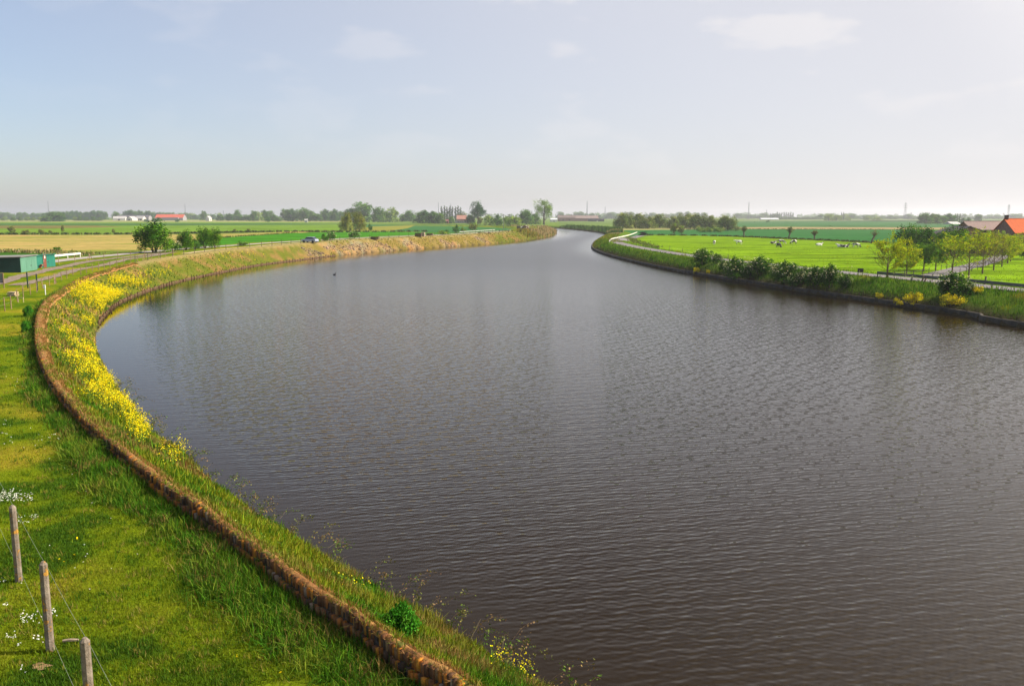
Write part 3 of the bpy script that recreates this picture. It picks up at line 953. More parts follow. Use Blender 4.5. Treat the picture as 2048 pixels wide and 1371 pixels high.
# ------------------------------------------------------------------ stake fences along the ruts and the dyke
M_STAKE = surf('fence_stake', [(.3, (.16, .10, .06)), (.6, (.30, .20, .12)), (.8, (.38, .28, .18))], 3, .9)
M_STAKE2 = surf('dark_stake', [(.3, (.07, .055, .04)), (.7, (.15, .12, .09))], 3, .9)
def stake_fence(name, bases, h, r, label, mat, wires=(.95, .55), braces=(), r2=None, jit=.06):
    b0 = bases[len(bases) // 2]
    f = empty(name, tuple(b0), label, 'fence')
    tops = []
    for k, b in enumerate(bases):
        mb = MB()
        lx, ly = rng.normal(0, jit * .5, 2)
        hh = h * rng.uniform(.93, 1.08)
        a = (b[0] - b0[0], b[1] - b0[1], b[2] - b0[2] - .15); e = (a[0] + lx, a[1] + ly, a[2] + .15 + hh)
        mb.tube([a, e], [r, r * .9], 6)
        mb.build('post', mat, f)
        tops.append((a, e))
    for k in braces:
        mb = MB(); a, e = tops[k]
        d = np.array(tops[min(k + 1, len(tops) - 1)][0]) - np.array(tops[max(k - 1, 0)][0]); d /= np.linalg.norm(d)
        for sg in (-1, 1):
            mb.tube([(a[0] + d[0] * sg * .75, a[1] + d[1] * sg * .75, a[2] + .1), (e[0], e[1], e[2] - .1)], [r * .9, r * .8], 6)
        mb.build('brace', mat, f)
    for fr in wires:
        mb = MB()
        mb.tube([tuple(a_ + (b_ - a_) * fr for a_, b_ in zip(a, e)) for a, e in tops], .006, 3)
        mb.build('wire', M_WIRE, f)
    return f
fA = [(-12, 632), (10, 622), (23, 618), (35, 603), (47, 596.6), (61, 589), (73.5, 584.6), (85.5, 576), (99, 571), (111, 567.5), (123, 560), (134, 557), (146, 550), (161.5, 549.6),
      (173, 546), (185, 542), (197.5, 540), (209, 539), (220.5, 537), (234, 532.6), (248, 529), (261.6, 526.6), (275, 524), (289, 520.5), (303, 519), (317.5, 516), (331, 513.7), (346.6, 510.5)]
stake_fence('stake_fence', G(*np.array(fA).T), 1.12, .045, 'brown stake fence beside the two earth ruts above the yellow flowers', M_STAKE, braces=(9, 23))
fB = [(118, 529), (150, 524.5), (180, 522), (208.5, 519.6), (236, 516.5), (262, 514.5), (290, 512.5)]
stake_fence('stake_fence', G(*np.array(fB).T), 1.12, .05, 'second row of stakes between the ruts and the white guard rail', M_STAKE, braces=(2,))
fc = offset_curve(LC, SL, lambda s: bank_w(s) + np.interp(s, [sB, sC_, sE], [1.6, 2.0, 1.6]), s_of_px(300, 580) + 18, sE - 8, 5.6)
fC = np.concatenate([fc, gz(fc[:, 0], fc[:, 1])[:, None]], 1)
print('dyke fence posts', len(fC))
stake_fence('stake_fence', fC[:95], 1.25, .055, 'long stake fence along the top of the far left dyke', M_STAKE2)
# two dark steel posts
for k, (px, py) in enumerate(((56, 576), (75, 581))):
    q = G1(px, py); mb = MB()
    mb.box((0, 0, .75), (.09, .09, 1.8)); mb.box((0, 0, 1.67), (.11, .11, .04)); mb.box((0, .06, 1.2), (.03, .05, .12))
    o = mb.build('steel_post', plain('dark_green_paint', (.012, .035, .03), .5))
    o.location = tuple(q)
    tag(o, ('dark green steel post standing left of its twin beside the rut', 'dark green steel post right of its twin, close to the brown stakes')[k], 'post', 'steel posts by the ruts')
# short white marker post
q = G1(91, 589.5); mb = MB()
mb.box((0, 0, .3), (.06, .06, 1.0)); mb.box((-.04, 0, .8), (.17, .08, .34))
o = mb.build('marker_post', plain('white_paint', (.75, .75, .72), .5, .05)); o.location = tuple(q)
tag(o, 'short white marker post beside the left fence near the wall', 'marker post')
# a loose stack of boards in the grass and a low trestle
def boards(px, py, label, name, sz):
    q = G1(px, py); mb = MB()
    for k in range(3): mb.box((rng.normal(0, .05), rng.normal(0, .05), .08 + k * .14), (sz * rng.uniform(.8, 1.1), .45, .10), rng.normal(0, .2))
    mb.box((sz * .45, .1, .12), (.22, .22, .22), .4)
    o = mb.build(name, plain('pale_board', (.48, .36, .22), .85, .3, 4)); o.location = tuple(q)
    return tag(o, label, 'boards')
boards(26, 592, 'small pile of pale boards lying in the grass between fence stakes', 'board_pile', .85)
q = G1(42, 604.5); mb = MB()
for x in (-.22, .22): mb.box((x, 0, .18), (.045, .045, .44), 0)
mb.box((0, 0, .41), (.5, .05, .05))
o = mb.build('low_hurdle', plain('pale_board_b', (.5, .42, .22), .85)); o.location = tuple(q)
tag(o, 'low pale wooden hurdle standing in the grass left of the curved wall', 'hurdle')

# ------------------------------------------------------------------ guard rails
M_RAILW = plain('white_rail', (.66, .64, .56), .45, .08, 1.0)
M_RAILD = surf('backlit_rail', [(.3, (.06, .06, .05)), (.7, (.13, .125, .105))], 2, .5, spec=.3)  # shade on the backlit rail is put into its dark colour
def guard_rail(c, h, mat, label, spacing=4.0, depth=.32, side=1, zc=None):
    c = np.asarray(c)[:, :2]
    z = gz(c[:, 0], c[:, 1])
    if zc is not None: z = np.full(len(z), zc)
    b0 = np.array([c[len(c) // 2, 0], c[len(c) // 2, 1], z[len(c) // 2]])
    g = empty('guard_rail', tuple(b0), label, 'guard rail')
    n = normals2(c) * side
    prof = [(0.0, 0), (.045, .05), (.045, .11), (.0, .16), (.045, .21), (.045, .27), (0, .32), (-.012, .32), (.033, .27), (.033, .21), (-.012, .16), (.033, .11), (.033, .05), (-.012, 0), (0, 0)]
    V = np.concatenate([np.concatenate([c + n * (o + .09), (z + h - depth + q * depth / .32)[:, None]], 1)[:, None, :] for o, q in prof], 1) - b0
    k = len(prof)
    i = (np.arange(len(c) - 1)[:, None] * k + np.arange(k - 1)[None]).ravel()
    mesh_np('rail', V.reshape(-1, 3), [np.stack([i, i + 1, i + k + 1, i + k], -1)], mat, g)
    pc = resample(c, spacing)
    for p in pc:
        mb = MB(); mb.box((p[0] - b0[0], p[1] - b0[1], gz1(p[0], p[1]) - b0[2] + (h - .03) / 2 - .1), (.10, .14, h + .15))
        mb.build('post', mat, g)
    return g
rl = offset_curve(LC, SL, lambda s: bank_w(s) + np.interp(s, [sA, sB, sC_, sD, sE, SL[-1]], [24, 14.5, 9.5, 7.5, 9, 12]) + 2.5, sA - 40, sB + 8, 2.0)
guard_rail(rl, .78, M_RAILW, 'white steel guard rail on the far side of the left road behind the ruts', 4, .34, -1)
rl2 = offset_curve(LC, SL, lambda s: bank_w(s) + np.interp(s, [sA, sB, sC_, sD, sE, SL[-1]], [24, 14.5, 9.5, 7.5, 9, 12]) + 2.4, sD + 30, sE + 8, 3.0)
guard_rail(rl2, .78, plain('dull_rail', (.42, .41, .36), .6, .1, 1), 'far white guard rail along the road on the dyke by the round bushes', 6, .24, -1)
wr = smooth_curve(P(*np.array([(1219, 483.5), (1224, 479), (1239, 475.5), (1260, 470.6), (1275, 465)]).T, 2.65)[:, :2], 2.0)
wr = wr + np.array([.0, 0])
guard_rail(wr, .85, M_RAILW, 'white guard rail on the bend of the right bank road', 6, .34, 1, 2.2)
def right_rail(pa, pb, label):
    sa, sb = s_of_px(*pa, 'R'), s_of_px(*pb, 'R')
    lo, hi = min(sa, sb), max(sa, sb)
    k = (SR >= lo) & (SR <= hi)
    c = RC[k] - nR[k] * (w_R(SR[k]) + .35)[:, None]
    guard_rail(resample(c, 2.0), .8, M_RAILD, label, 5.2, .34, 1)
right_rail((1645, 591), (2000, 646), 'dark backlit guard rail along the right bank road before the farm drive')
right_rail((2002, 646.5), (2048, 656), 'short dark guard rail on the right bank beyond the broom bush')
# timber stake revetment at the left waterline
sv0, sv1 = s_of_px(195, 650), s_of_px(668, 511)
rv = empty('timber_revetment', (*LC[np.searchsorted(SL, sv0)], 0), 'row of rotting wooden stakes lining the left waterline below the grass', 'revetment')
r0 = np.array([*LC[np.searchsorted(SL, sv0)], 0])
kk = (SL > sv0) & (SL < sv1)
lc = LC[kk]; nl = normals2(LC)[kk]
M_ROT = surf('rotten_timber', [(.3, (.045, .024, .012)), (.6, (.11, .06, .03)), (.8, (.19, .115, .065))], 2.5, .95)
o = loft('waling_board', lc, [(-.03, -.5), (-.05, .2), (.08, .2), (.10, .05)], M_ROT, rv, 1.0)
me = o.data; v = np.empty(len(me.vertices) * 3, np.float32); me.vertices.foreach_get('co', v); me.vertices.foreach_set('co', (v.reshape(-1, 3) - r0).ravel()); me.update()
for p in resample(lc, (arclen(lc)[-1]) / 98):
    mb = MB(); h = rng.uniform(.22, .46)
    x, y = p[0] - r0[0] + rng.normal(.04, .05), p[1] - r0[1]
    mb.tube([(x, y, -.4), (x + rng.normal(0, .05), y + rng.normal(0, .05), h)], [.085, .07], 6)
    mb.build('stake', M_ROT, rv)

# ------------------------------------------------------------------ grass, weeds and flowers (what nobody could count)
def polar_pts(n, r0, r1, a0, a1, p=1.0, r=rng):
    """random plan points; density falls off with distance"""
    u = r.random(n)
    if p == 1.0: rad = r0 * (r1 / r0) ** u
    else:
        q = 1 - p
        rad = (r0 ** q + u * (r1 ** q - r0 ** q)) ** (1 / q)
    a = R(a0) + r.random(n) * (R(a1) - R(a0))
    return rad * np.sin(a), rad * np.cos(a)

def on_ground(x, y, sink=.02): return np.stack([x, y, gz(x, y) - sink], -1)
G_LAWN_ = [(.12, .17, .014), (.16, .19, .016), (.09, .15, .010), (.21, .20, .03), (.07, .125, .010)]
G_TALL = [(.05, .15, .009), (.08, .185, .010), (.034, .105, .007), (.11, .19, .015), (.026, .078, .005)]
G_BANK = [(.15, .21, .010), (.19, .22, .012), (.10, .17, .010), (.23, .21, .02), (.26, .17, .05), (.15, .10, .03)]
G_DRY = [(.30, .15, .05), (.24, .11, .035), (.36, .21, .08), (.17, .085, .03), (.20, .16, .03)]
G_RIGHT = [(.05, .145, .008), (.035, .11, .007), (.08, .19, .010), (.12, .22, .012), (.025, .07, .006)]

def field_mask(x, y):
    return {k: look(k, x, y) for k in ('dl', 'sl', 'dr', 'sr', 'left', 'wet')}
def near_wall(x, y):
    m_ = np.zeros(len(x)) + 99
    dd, _ = nearest(np.stack([x, y], -1), WC[::3])
    return dd

def stuff(name, gs, mat, kind='stuff'):
    V, F, T = join_geo(gs)
    o = mesh_np(name, V, F, mat, tint=T)
    return tag(o, kind=kind)

# -- short lawn
gs = []
x, y = polar_pts(420000, 13.5, 75, -36, -1, 1.5)
q = field_mask(x, y)
w_ = bank_w(q['sl'])
k = (q['left'] > .5) & (q['wet'] < .5) & (q['dl'] > w_ + .25)
x, y = x[k], y[k]
r_ = np.hypot(x, y)
nA = fnoise(x, y, 3.2, 21) * .6 + fnoise(x, y, 9, 23) * .4
nB = fnoise(x, y, 1.1, 22) * .5 + fnoise(x, y, 3.2, 21) * .5
col = pick([(.115, .17, .006), (.145, .185, .008)], len(x), .2)
yl = sstep(.48, .66, nA)[:, None]; dk = sstep(.50, .34, nB)[:, None]
col = col * (1 - yl) + pick([(.25, .22, .015), (.22, .23, .012), (.30, .22, .045)], len(x), .2) * yl
col = col * (1 - dk) + pick([(.055, .115, .010), (.04, .095, .008)], len(x), .25) * dk
h = rng.uniform(.035, .085, len(x)) * (1 + .5 * dk[:, 0])
gs.append(blade_geo(on_ground(x, y), h, .010 + .0007 * r_, col, .75, bend=False))
x, y = polar_pts(5200, 13.5, 70, -36, -1, 1.6)
q = field_mask(x, y)
k = (q['left'] > .5) & (q['wet'] < .5) & (q['dl'] > bank_w(q['sl']) + .5)
for a_, b_ in zip(x[k], y[k]):
    n = rng.integers(10, 26); d_ = math.hypot(a_, b_)
    p_ = np.array([a_, b_]) + rng.normal(0, .045 + .03 * rng.random(), (n, 2))
    pal_ = [[(.06, .13, .008)], [(.045, .11, .008)], [(.17, .22, .012)], [(.25, .20, .05), (.20, .20, .02)], [(.09, .16, .01)]][rng.integers(0, 5)]
    gs.append(blade_geo(on_ground(p_[:, 0], p_[:, 1]), rng.uniform(.06, .15, n), .009 + .0006 * d_, pick(pal_, n, .2), .8, bend=False))
stuff('lawn_grass', gs, M_GRASS)

# -- taller grass along the foot of the wall, in tufts
gs = []
t_ = rng.random(2600) ** 1.25
sW_ = t_ * min(SWc[-1], 120)
off = np.abs(rng.normal(0, .75, len(sW_))) + .14
cx_ = np.stack([np.interp(sW_, SWc, WC[:, 0]) + np.interp(sW_, SWc, nW[:, 0]) * off, np.interp(sW_, SWc, WC[:, 1]) + np.interp(sW_, SWc, nW[:, 1]) * off], -1)
den = fnoise(cx_[:, 0], cx_[:, 1], 4.0, 91)
reach = np.interp(sW_, [0, 8, 20, 40, 60, 120], [2.1, 1.7, 1.15, .85, .55, .4])
k = (off < reach * (.2 + 1.1 * den))
cx_, den, sW_ = cx_[k], den[k], sW_[k]
for c, dn in zip(cx_, den):
    n = 120 if math.hypot(*c) < 40 else 55
    hh = rng.uniform(.14, .40) * (.6 + .8 * dn)
    p_ = c + rng.normal(0, .16 + .1 * rng.random(), (n, 2))
    pal_ = [G_TALL, G_TALL[2:], G_TALL[:3], G_TALL + [(.18, .22, .03)], [(.24, .16, .05), (.17, .13, .03), (.08, .13, .02)], [(.17, .21, .02), (.12, .18, .015)]][rng.integers(0, 6)]
    gs.append(blade_geo(on_ground(p_[:, 0], p_[:, 1], .05), hh * rng.uniform(.5, 1.15, n), .009 + .00045 * np.hypot(*c), pick(pal_, n, .3), .85))
stuff('tall_grass', gs, M_GRASS)

# -- dry grass on the wall capping
n = 64000
sw_ = rng.random(n) ** 1.4 * SWc[-1]
of = rng.uniform(-.36, .09, n); of = np.where(of < 0, of * np.interp(sw_, SWc, turf_w), of)
x = np.interp(sw_, SWc, WC[:, 0]) + np.interp(sw_, SWc, nW[:, 0]) * of
y = np.interp(sw_, SWc, WC[:, 1]) + np.interp(sw_, SWc, nW[:, 1]) * of
zt = np.interp(sw_, SWc, top) - .03 - np.maximum(0, -of - .25) * .4
c_ = pick(G_DRY, n, .22)
gs = [blade_geo(np.stack([x, y, zt], -1), rng.uniform(.02, .13, n) * (.4 + .9 * fnoise(x, y, .9, 15)), .010 + .0005 * np.hypot(x, y), c_, .9, bend=False)]
k_ = rng.integers(0, n, 12000); k_ = k_[fnoise(x[k_], y[k_], 1.7, 18) > .46]
gs.append(blade_geo(np.stack([x[k_], y[k_], zt[k_]], -1), rng.uniform(.06, .2, len(k_)), .012 + .0005 * np.hypot(x[k_], y[k_]), pick([(.16, .19, .02), (.10, .15, .012), (.26, .19, .05)], len(k_), .2), .7))
stuff('dry_grass', gs, M_GRASS)

# -- left bank herbs and grass
gs = []
x, y = polar_pts(330000, 13, 190, -36, 6, 1.35)
q = field_mask(x, y)
w_ = bank_w(q['sl'])
kb_ = q['dl'] / w_
k = (q['left'] > .5) & (q['wet'] < .5) & (q['dl'] > .05) & (kb_ < 1.0 - .26 / w_)
x, y, kb_, s_ = x[k], y[k], kb_[k], q['sl'][k]
stn = sstep(s_stone0, s_stone1, s_) * sstep(s_stone2 + 12, s_stone2 - 12, s_)
gpm = sstep(.38, .50, fnoise(x, y, 7, 42) + .18 * sstep(.3, 1.0, kb_) - .12 * sstep(.4, 0, kb_))
k = rng.random(len(x)) > stn * (1 - gpm * .8)
x, y, kb_, s_ = x[k], y[k], kb_[k], s_[k]
r_ = np.hypot(x, y)
dn = fnoise(x, y, 2.2, 33); br_ = fnoise(x, y, 3.5, 31)
k = rng.random(len(x)) < .35 + .9 * dn
x, y, kb_, s_, r_, dn, br_ = x[k], y[k], kb_[k], s_[k], r_[k], dn[k], br_[k]
col = pick(G_BANK[:4], len(x), .22)
bw = sstep(.55, .75, br_)[:, None]
col = col * (1 - bw) + pick([(.24, .15, .05), (.19, .12, .04), (.13, .13, .03)], len(x), .25) * bw
gr = sstep(.48, .3, fnoise(x, y, 1.3, 37))[:, None]
col = col * (1 - gr) + pick(G_TALL, len(x), .25) * gr
h = rng.uniform(.10, .38, len(x)) * (.5 + .9 * dn) * (1 - .45 * sstep(.75, 1, kb_))
gs.append(blade_geo(on_ground(x, y), h, .016 + .0007 * r_, col, .5))
print('bank blades', len(x))
# broad leaves of weeds
x, y = polar_pts(110000, 13, 150, -36, 6, 1.35)
q = field_mask(x, y); w_ = bank_w(q['sl'])
k = (q['left'] > .5) & (q['wet'] < .5) & (q['dl'] > -.10) & (q['dl'] / w_ < .88) & (fnoise(x, y, 1.6, 55) > .5) & (q['sl'] < s_stone0)
x, y = x[k], y[k]; r_ = np.hypot(x, y)
p_ = on_ground(x, y); p_[:, 2] = np.maximum(p_[:, 2], 0) + rng.uniform(.03, .42, len(x)) * fnoise(x, y, 1.2, 56)
gs.append(leaf_geo(p_, .05 + .0011 * r_, pick([(.08, .16, .018), (.12, .20, .025), (.05, .12, .014), (.17, .20, .04)], len(x), .25), .9))
stuff('bank_herbs', gs, M_GRASS)

# -- overhanging brambles at the near water edge
gs = []
for k_ in range(130):
    s0 = rng.uniform(SL[np.argmin(np.abs(LC[:, 1] - 14))], s_of_px(238, 782))
    c = np.array([np.interp(s0, SL, LC[:, 0]), np.interp(s0, SL, LC[:, 1])])
    nn_ = normals2(LC)[np.searchsorted(SL, s0) - 1]
    b = c + nn_ * rng.uniform(.0, .5)
    L_ = rng.uniform(.5, 1.1)
    d_ = -nn_ * rng.uniform(.2, 1.0) + rng.normal(0, .5, 2)
    tt = np.linspace(0, 1, 9)
    path = np.stack([b[0] + d_[0] * L_ * tt * .8, b[1] + d_[1] * L_ * tt * .8, np.maximum(.1, gz1(*b)) + .15 + rng.uniform(.2, .5) * np.sin(tt * 2.2)], -1)
    mm = rng.integers(18, 46)
    pp = path[rng.integers(1, 9, mm)] + rng.normal(0, .055, (mm, 3))
    pal_ = [[(.10, .15, .03), (.07, .12, .02)], [(.16, .15, .05), (.10, .12, .03)], [(.20, .13, .06), (.12, .12, .035)]][rng.integers(0, 3)]
    gs.append(leaf_geo(pp, rng.uniform(.04, .085, mm), pick(pal_, mm, .25), .8))
    mid = path[:-1]
    seg = np.concatenate([path[:-1], path[1:], path[1:] + [0, 0, .012]], 1).reshape(-1, 3)
    gs.append((seg, [np.arange(len(seg)).reshape(-1, 3)], np.tile(np.array([.16, .10, .06]), (len(seg), 1))))
stuff('brambles', gs, M_GRASS)
# dead pale stems sticking out
gs = []
for px, py, dx, dy in ((640, 1095, 40, -40), (655, 1105, 60, -28), (660, 1135, 45, -10), (275, 835, 18, -14), (405, 950, 30, -20), (790, 1215, -10, -30), (940, 1290, 20, -28), (1000, 1330, 8, -30), (560, 1045, 20, -20)):
    b = G1(px, py); b[2] += .15
    e = b + np.array([dx * .012, .12, -dy * .016])
    gs.append((np.array([b, e, e + [.012, 0, .004], b + [.02, 0, 0]]), [np.array([[0, 1, 2, 3]])], np.tile(np.array([.45, .36, .26]), (4, 1))))
stuff('dead_stems', gs, M_GRASS)

# -- rape flowers
gp_, gst = [], []
clus = []
def cl(px, py, rx, ry, n): clus.append((px, py, rx, ry, n))
for px, py, rx, ry, n in ((172, 572, 14, 7, 260), (195, 582, 22, 9, 520), (215, 588, 24, 9, 520), (235, 592, 18, 10, 420), (255, 560, 24, 8, 240), (275, 566, 18, 8, 150), (232, 560, 18, 8, 220), (205, 600, 20, 8, 330),
                          (165, 590, 18, 8, 200), (185, 605, 20, 9, 180), (212, 615, 14, 8, 160), (150, 582, 14, 7, 70), (205, 630, 14, 10, 110), (185, 648, 12, 7, 90),
                          (120, 612, 10, 5, 14), (150, 622, 14, 5, 26), (130, 628, 14, 8, 14), (110, 650, 6, 4, 8), (170, 640, 14, 8, 40),
                          (138, 668, 16, 9, 90), (150, 690, 14, 8, 50), (172, 700, 14, 8, 90), (183, 712, 12, 8, 90), (140, 722, 14, 10, 80), (160, 728, 14, 8, 60),
                          (185, 735, 16, 9, 130), (168, 752, 14, 8, 70), (196, 755, 18, 8, 150), (215, 770, 18, 8, 170), (208, 785, 16, 6, 100), (190, 790, 22, 8, 120), (228, 800, 18, 8, 150), (218, 815, 16, 8, 60), (245, 812, 16, 7, 150), (262, 830, 15, 7, 130),
                          (270, 855, 15, 7, 110), (290, 870, 12, 7, 120), (282, 880, 14, 6, 50), (330, 917, 10, 5, 22), (362, 915, 12, 9, 46), (350, 925, 14, 8, 22),
                          (1000, 1328, 14, 8, 9), (1040, 1352, 14, 10, 16), (1060, 1360, 10, 10, 9), (985, 1345, 10, 8, 5), (718, 1192, 12, 6, 5), (690, 1190, 8, 5, 3), (300, 548, 26, 7, 60), (480, 508, 40, 6, 40), (330, 540, 20, 6, 30)):
    cl(px, py, rx, ry, n)
XY = []
for px, py, rx, ry, n in clus:
    n = int(n * (.52 if py < 800 else .45))
    py = py + 7 if py < 800 else py + 12
    p_ = G(px + rng.normal(0, rx * .62, n), py + rng.normal(0, ry * .62, n))
    XY.append(p_)
XY = np.vstack(XY)
q = field_mask(XY[:, 0], XY[:, 1])
k = (q['dl'] > .15) & (q['left'] > .5) & (q['dl'] < bank_w(q['sl']) - .4)
XY = XY[k]; r_ = np.hypot(XY[:, 0], XY[:, 1])
n = len(XY); print('flower stalks', n)
hs = rng.uniform(.40, .85, n) * np.where(r_ < 30, .7, 1)
lean = rng.normal(0, .10, (n, 2)) * hs[:, None]
head = XY + np.concatenate([lean, hs[:, None]], 1)
gst.append(blade_geo(XY - [0, 0, .05], hs + .05, .018 + .0004 * r_, pick([(.10, .17, .02), (.13, .19, .02)], n, .2), .10))
m5 = rng.integers(0, 6, (n, 9))
for j in range(8):
    pj = head + rng.normal(0, .06, (n, 3)) * [1, 1, 1.9]
    gp_.append(leaf_geo(pj, .03 + .0005 * r_, pick([(.86, .70, .006), (.80, .62, .006), (.88, .76, .03)], n, .1), .6, .9))
for j in range(3):
    pj = XY + np.concatenate([lean * .6, (hs * rng.uniform(.2, .8, n))[:, None]], 1) + rng.normal(0, .05, (n, 3))
    gst.append(leaf_geo(pj, .06 + .0006 * r_, pick([(.09, .17, .02), (.13, .20, .025)], n, .2), .8))
stuff('rape_flowers', gp_, M_PETAL)
stuff('flower_stalks', gst, M_GRASS)
# one red poppy group
p_ = G(177 + rng.normal(0, 2.0, 6), 713 + rng.normal(0, 1.5, 6)); p_[:, 2] += .5
stuff('poppies', [leaf_geo(np.repeat(p_, 4, 0) + rng.normal(0, .03, (24, 3)), .1, pick([(.5, .02, .01)], 24, .1), .5, .9)], M_PETAL)
# -- daisies on the lawn
pts = []
for px, py, rx, ry, n in ((22, 997, 24, 8, 150), (5, 990, 20, 10, 70), (55, 1000, 14, 8, 40), (68, 1036, 8, 4, 24), (45, 1045, 10, 5, 22), (55, 1240, 18, 7, 44), (100, 1232, 12, 6, 18), (25, 1278, 12, 4, 14), (75, 1282, 8, 4, 16),
                          (40, 1295, 6, 3, 8), (15, 1215, 8, 5, 8), (50, 1342, 7, 4, 7), (5, 1165, 6, 4, 8), (10, 870, 20, 20, 26), (40, 760, 20, 20, 16), (90, 880, 30, 20, 22), (180, 950, 60, 40, 26), (200, 1100, 120, 60, 20)):
    n = max(4, int(n * .7))
    pts.append(G(px + rng.normal(0, rx * .7, n), py + rng.normal(0, ry * .7, n)))
p_ = np.vstack(pts); p_[:, 2] += rng.uniform(.05, .11, len(p_))
gs = []
for j in range(3):
    gs.append(leaf_geo(p_ + rng.normal(0, .006, p_.shape), rng.uniform(.014, .026, len(p_)) + .0003 * np.hypot(p_[:, 0], p_[:, 1]), pick([(.82, .82, .76)], len(p_), .06), 4.0, .9))
stuff('daisies', gs, M_PETAL)
p_ = G(np.array([22, 150, 120, 475, 130, 560, 580, 155]), np.array([1048, 1115, 1125, 1320, 1130, 1352, 1190, 1082])); p_[:, 2] += .09
stuff('dandelions', [leaf_geo(np.repeat(p_, 3, 0) + rng.normal(0, .01, (24, 3)), .05, pick([(.8, .6, .01)], 24, .05), 3.0, .9)], M_PETAL)
# bare earth patch by the near fence
e = G1(82, 1334); mb = MB()
ring = [(e[0] + math.cos(a) * rng.uniform(.08, .24), e[1] + math.sin(a) * rng.uniform(.05, .17), 0) for a in np.linspace(0, 2 * math.pi, 15)[:-1]]
mb.add([(a, b_, gz1(a, b_) + .03) for a, b_, _ in ring], [tuple(range(14))])
tag(mb.build('bare_earth', plain('dry_earth', (.26, .16, .07), .95, .35, 12)), kind='structure')

# -- right bank grass, deep green
gs = []
x, y = polar_pts(300000, 66, 300, -4, 37, 1.25)
q = field_mask(x, y)
w_ = w_R(q['sr'])
kb_ = (q['dr'] - .4) / (w_ - .4)
k = (q['left'] < .5) & (q['wet'] < .5) & (q['dr'] > .42) & (((kb_ < 1.0)) | ((q['dr'] > w_ + 3.9) & (q['dr'] < w_ + 7.5) & (q['sr'] < s_tip)))
x, y, kb_ = x[k], y[k], kb_[k]; r_ = np.hypot(x, y)
dn = fnoise(x, y, 3, 63)
keep = rng.random(len(x)) < .3 + dn * .9
x, y, kb_, r_, dn = x[keep], y[keep], kb_[keep], r_[keep], dn[keep]
col = pick(G_RIGHT, len(x), .25)
up = (sstep(.5, 1.0, kb_) * sstep(.35, .6, dn))[:, None]
col = col * (1 - up) + pick([(.13, .26, .010), (.18, .28, .012)], len(x), .2) * up
yv = sstep(.68, .8, fnoise(x, y, 5, 66))[:, None]
col = col * (1 - yv) + pick([(.20, .21, .02), (.26, .24, .02)], len(x), .2) * yv
lo = sstep(.22, .02, kb_ + .2 * (dn - .5))[:, None]
col = col * (1 - lo * .6) + pick([(.05, .045, .02), (.09, .065, .035)], len(x), .25) * lo * .6
h = rng.uniform(.25, .75, len(x)) * (.5 + .8 * dn) * np.where(kb_ > 1.02, .75, 1.0) * (1 - .5 * lo[:, 0])
gs.append(blade_geo(on_ground(x, y), h, .022 + .0004 * r_, col, .6))
print('right bank blades', len(x))
# cow parsley at the verge
x, y = polar_pts(60000, 90, 260, -2, 30, 1.0)
q = field_mask(x, y); w_ = w_R(q['sr'])
k = (q['left'] < .5) & (q['wet'] < .5) & (((q['dr'] > w_ + 4.0) & (q['dr'] < w_ + 7.5)) | ((q['dr'] > w_ - 1.2) & (q['dr'] < w_ - .2))) & (fnoise(x, y, 6, 71) > .66) & (q['sr'] < s_tip)
x, y = x[k], y[k]
p_ = on_ground(x, y); p_[:, 2] += rng.uniform(.4, .9, len(x))
gs.append(leaf_geo(p_, rng.uniform(.08, .18, len(x)), pick([(.42, .42, .27), (.35, .38, .16)], len(x), .15), 2.0, .9))
stuff('right_bank_grass', gs, M_GRASS)

# -- reeds and rough grass further off
gs = []
x, y = polar_pts(160000, 190, 700, -12, 12, 1.0)
q = field_mask(x, y)
w_ = bank_w(q['sl'])
kL = (q['left'] > .5) & (q['wet'] < .5) & (q['dl'] < w_ + 1.0) & (q['dl'] > .1)
stn = sstep(s_stone0, s_stone1, q['sl']) * sstep(s_stone2 + 12, s_stone2 - 12, q['sl'])
gpm = sstep(.38, .50, fnoise(x, y, 7, 42) + .18 * sstep(.3, 1.0, q['dl'] / w_) - .12 * sstep(.4, 0, q['dl'] / w_))
kL &= rng.random(len(x)) > stn * (1 - gpm * .6)
kR_ = (q['left'] < .5) & (q['wet'] < .5) & (q['sr'] > s_tip - 10) & (q['dr'] < 9) & (q['dr'] > .3)
k = kL | kR_
x, y = x[k], y[k]; sl_, dl_, lf, sr_ = q['sl'][k], q['dl'][k], q['left'][k] > .5, q['sr'][k]
reed = (lf & (sl_ > s_reed)) | (~lf & (sr_ > s_rB - 25))
h = np.where(reed, rng.uniform(.9, 2.0, len(x)), rng.uniform(.12, .36, len(x)))
h = np.where(~lf & (sr_ > s_rB + 5), h * 1.25, h)
col = pick(G_BANK[:4] + [(.16, .18, .02), (.10, .16, .015), (.24, .15, .04)], len(x), .25)
cr1 = pick([(.36, .26, .14), (.30, .22, .11), (.12, .14, .03), (.42, .31, .18)], len(x), .15)
cr2 = pick([(.035, .085, .018), (.05, .11, .02), (.07, .12, .025)], len(x), .2)
rl_ = lf & (sl_ > s_reed + 30)
col = np.where(rl_[:, None], cr1, col)
ol = lf & (sl_ > s_stone2 - 10) & (sl_ < s_reed + 30)
col = np.where(ol[:, None], pick([(.24, .21, .03), (.17, .18, .02), (.28, .18, .05), (.11, .15, .02)], len(x), .2), col)
rr_ = ~lf & (sr_ > s_rB + 8)
col = np.where(rr_[:, None], cr2, col)
tn = ~lf & (sr_ < s_rB + 8) & (sr_ > s_rB - 60)
col = np.where(tn[:, None], np.where((fnoise(x, y, 14, 5) > .5)[:, None], cr1, cr2), col)
gs.append(blade_geo(on_ground(x, y), h, .10 + .0004 * np.hypot(x, y), col, .3))
stuff('reeds', gs, M_GRASS)
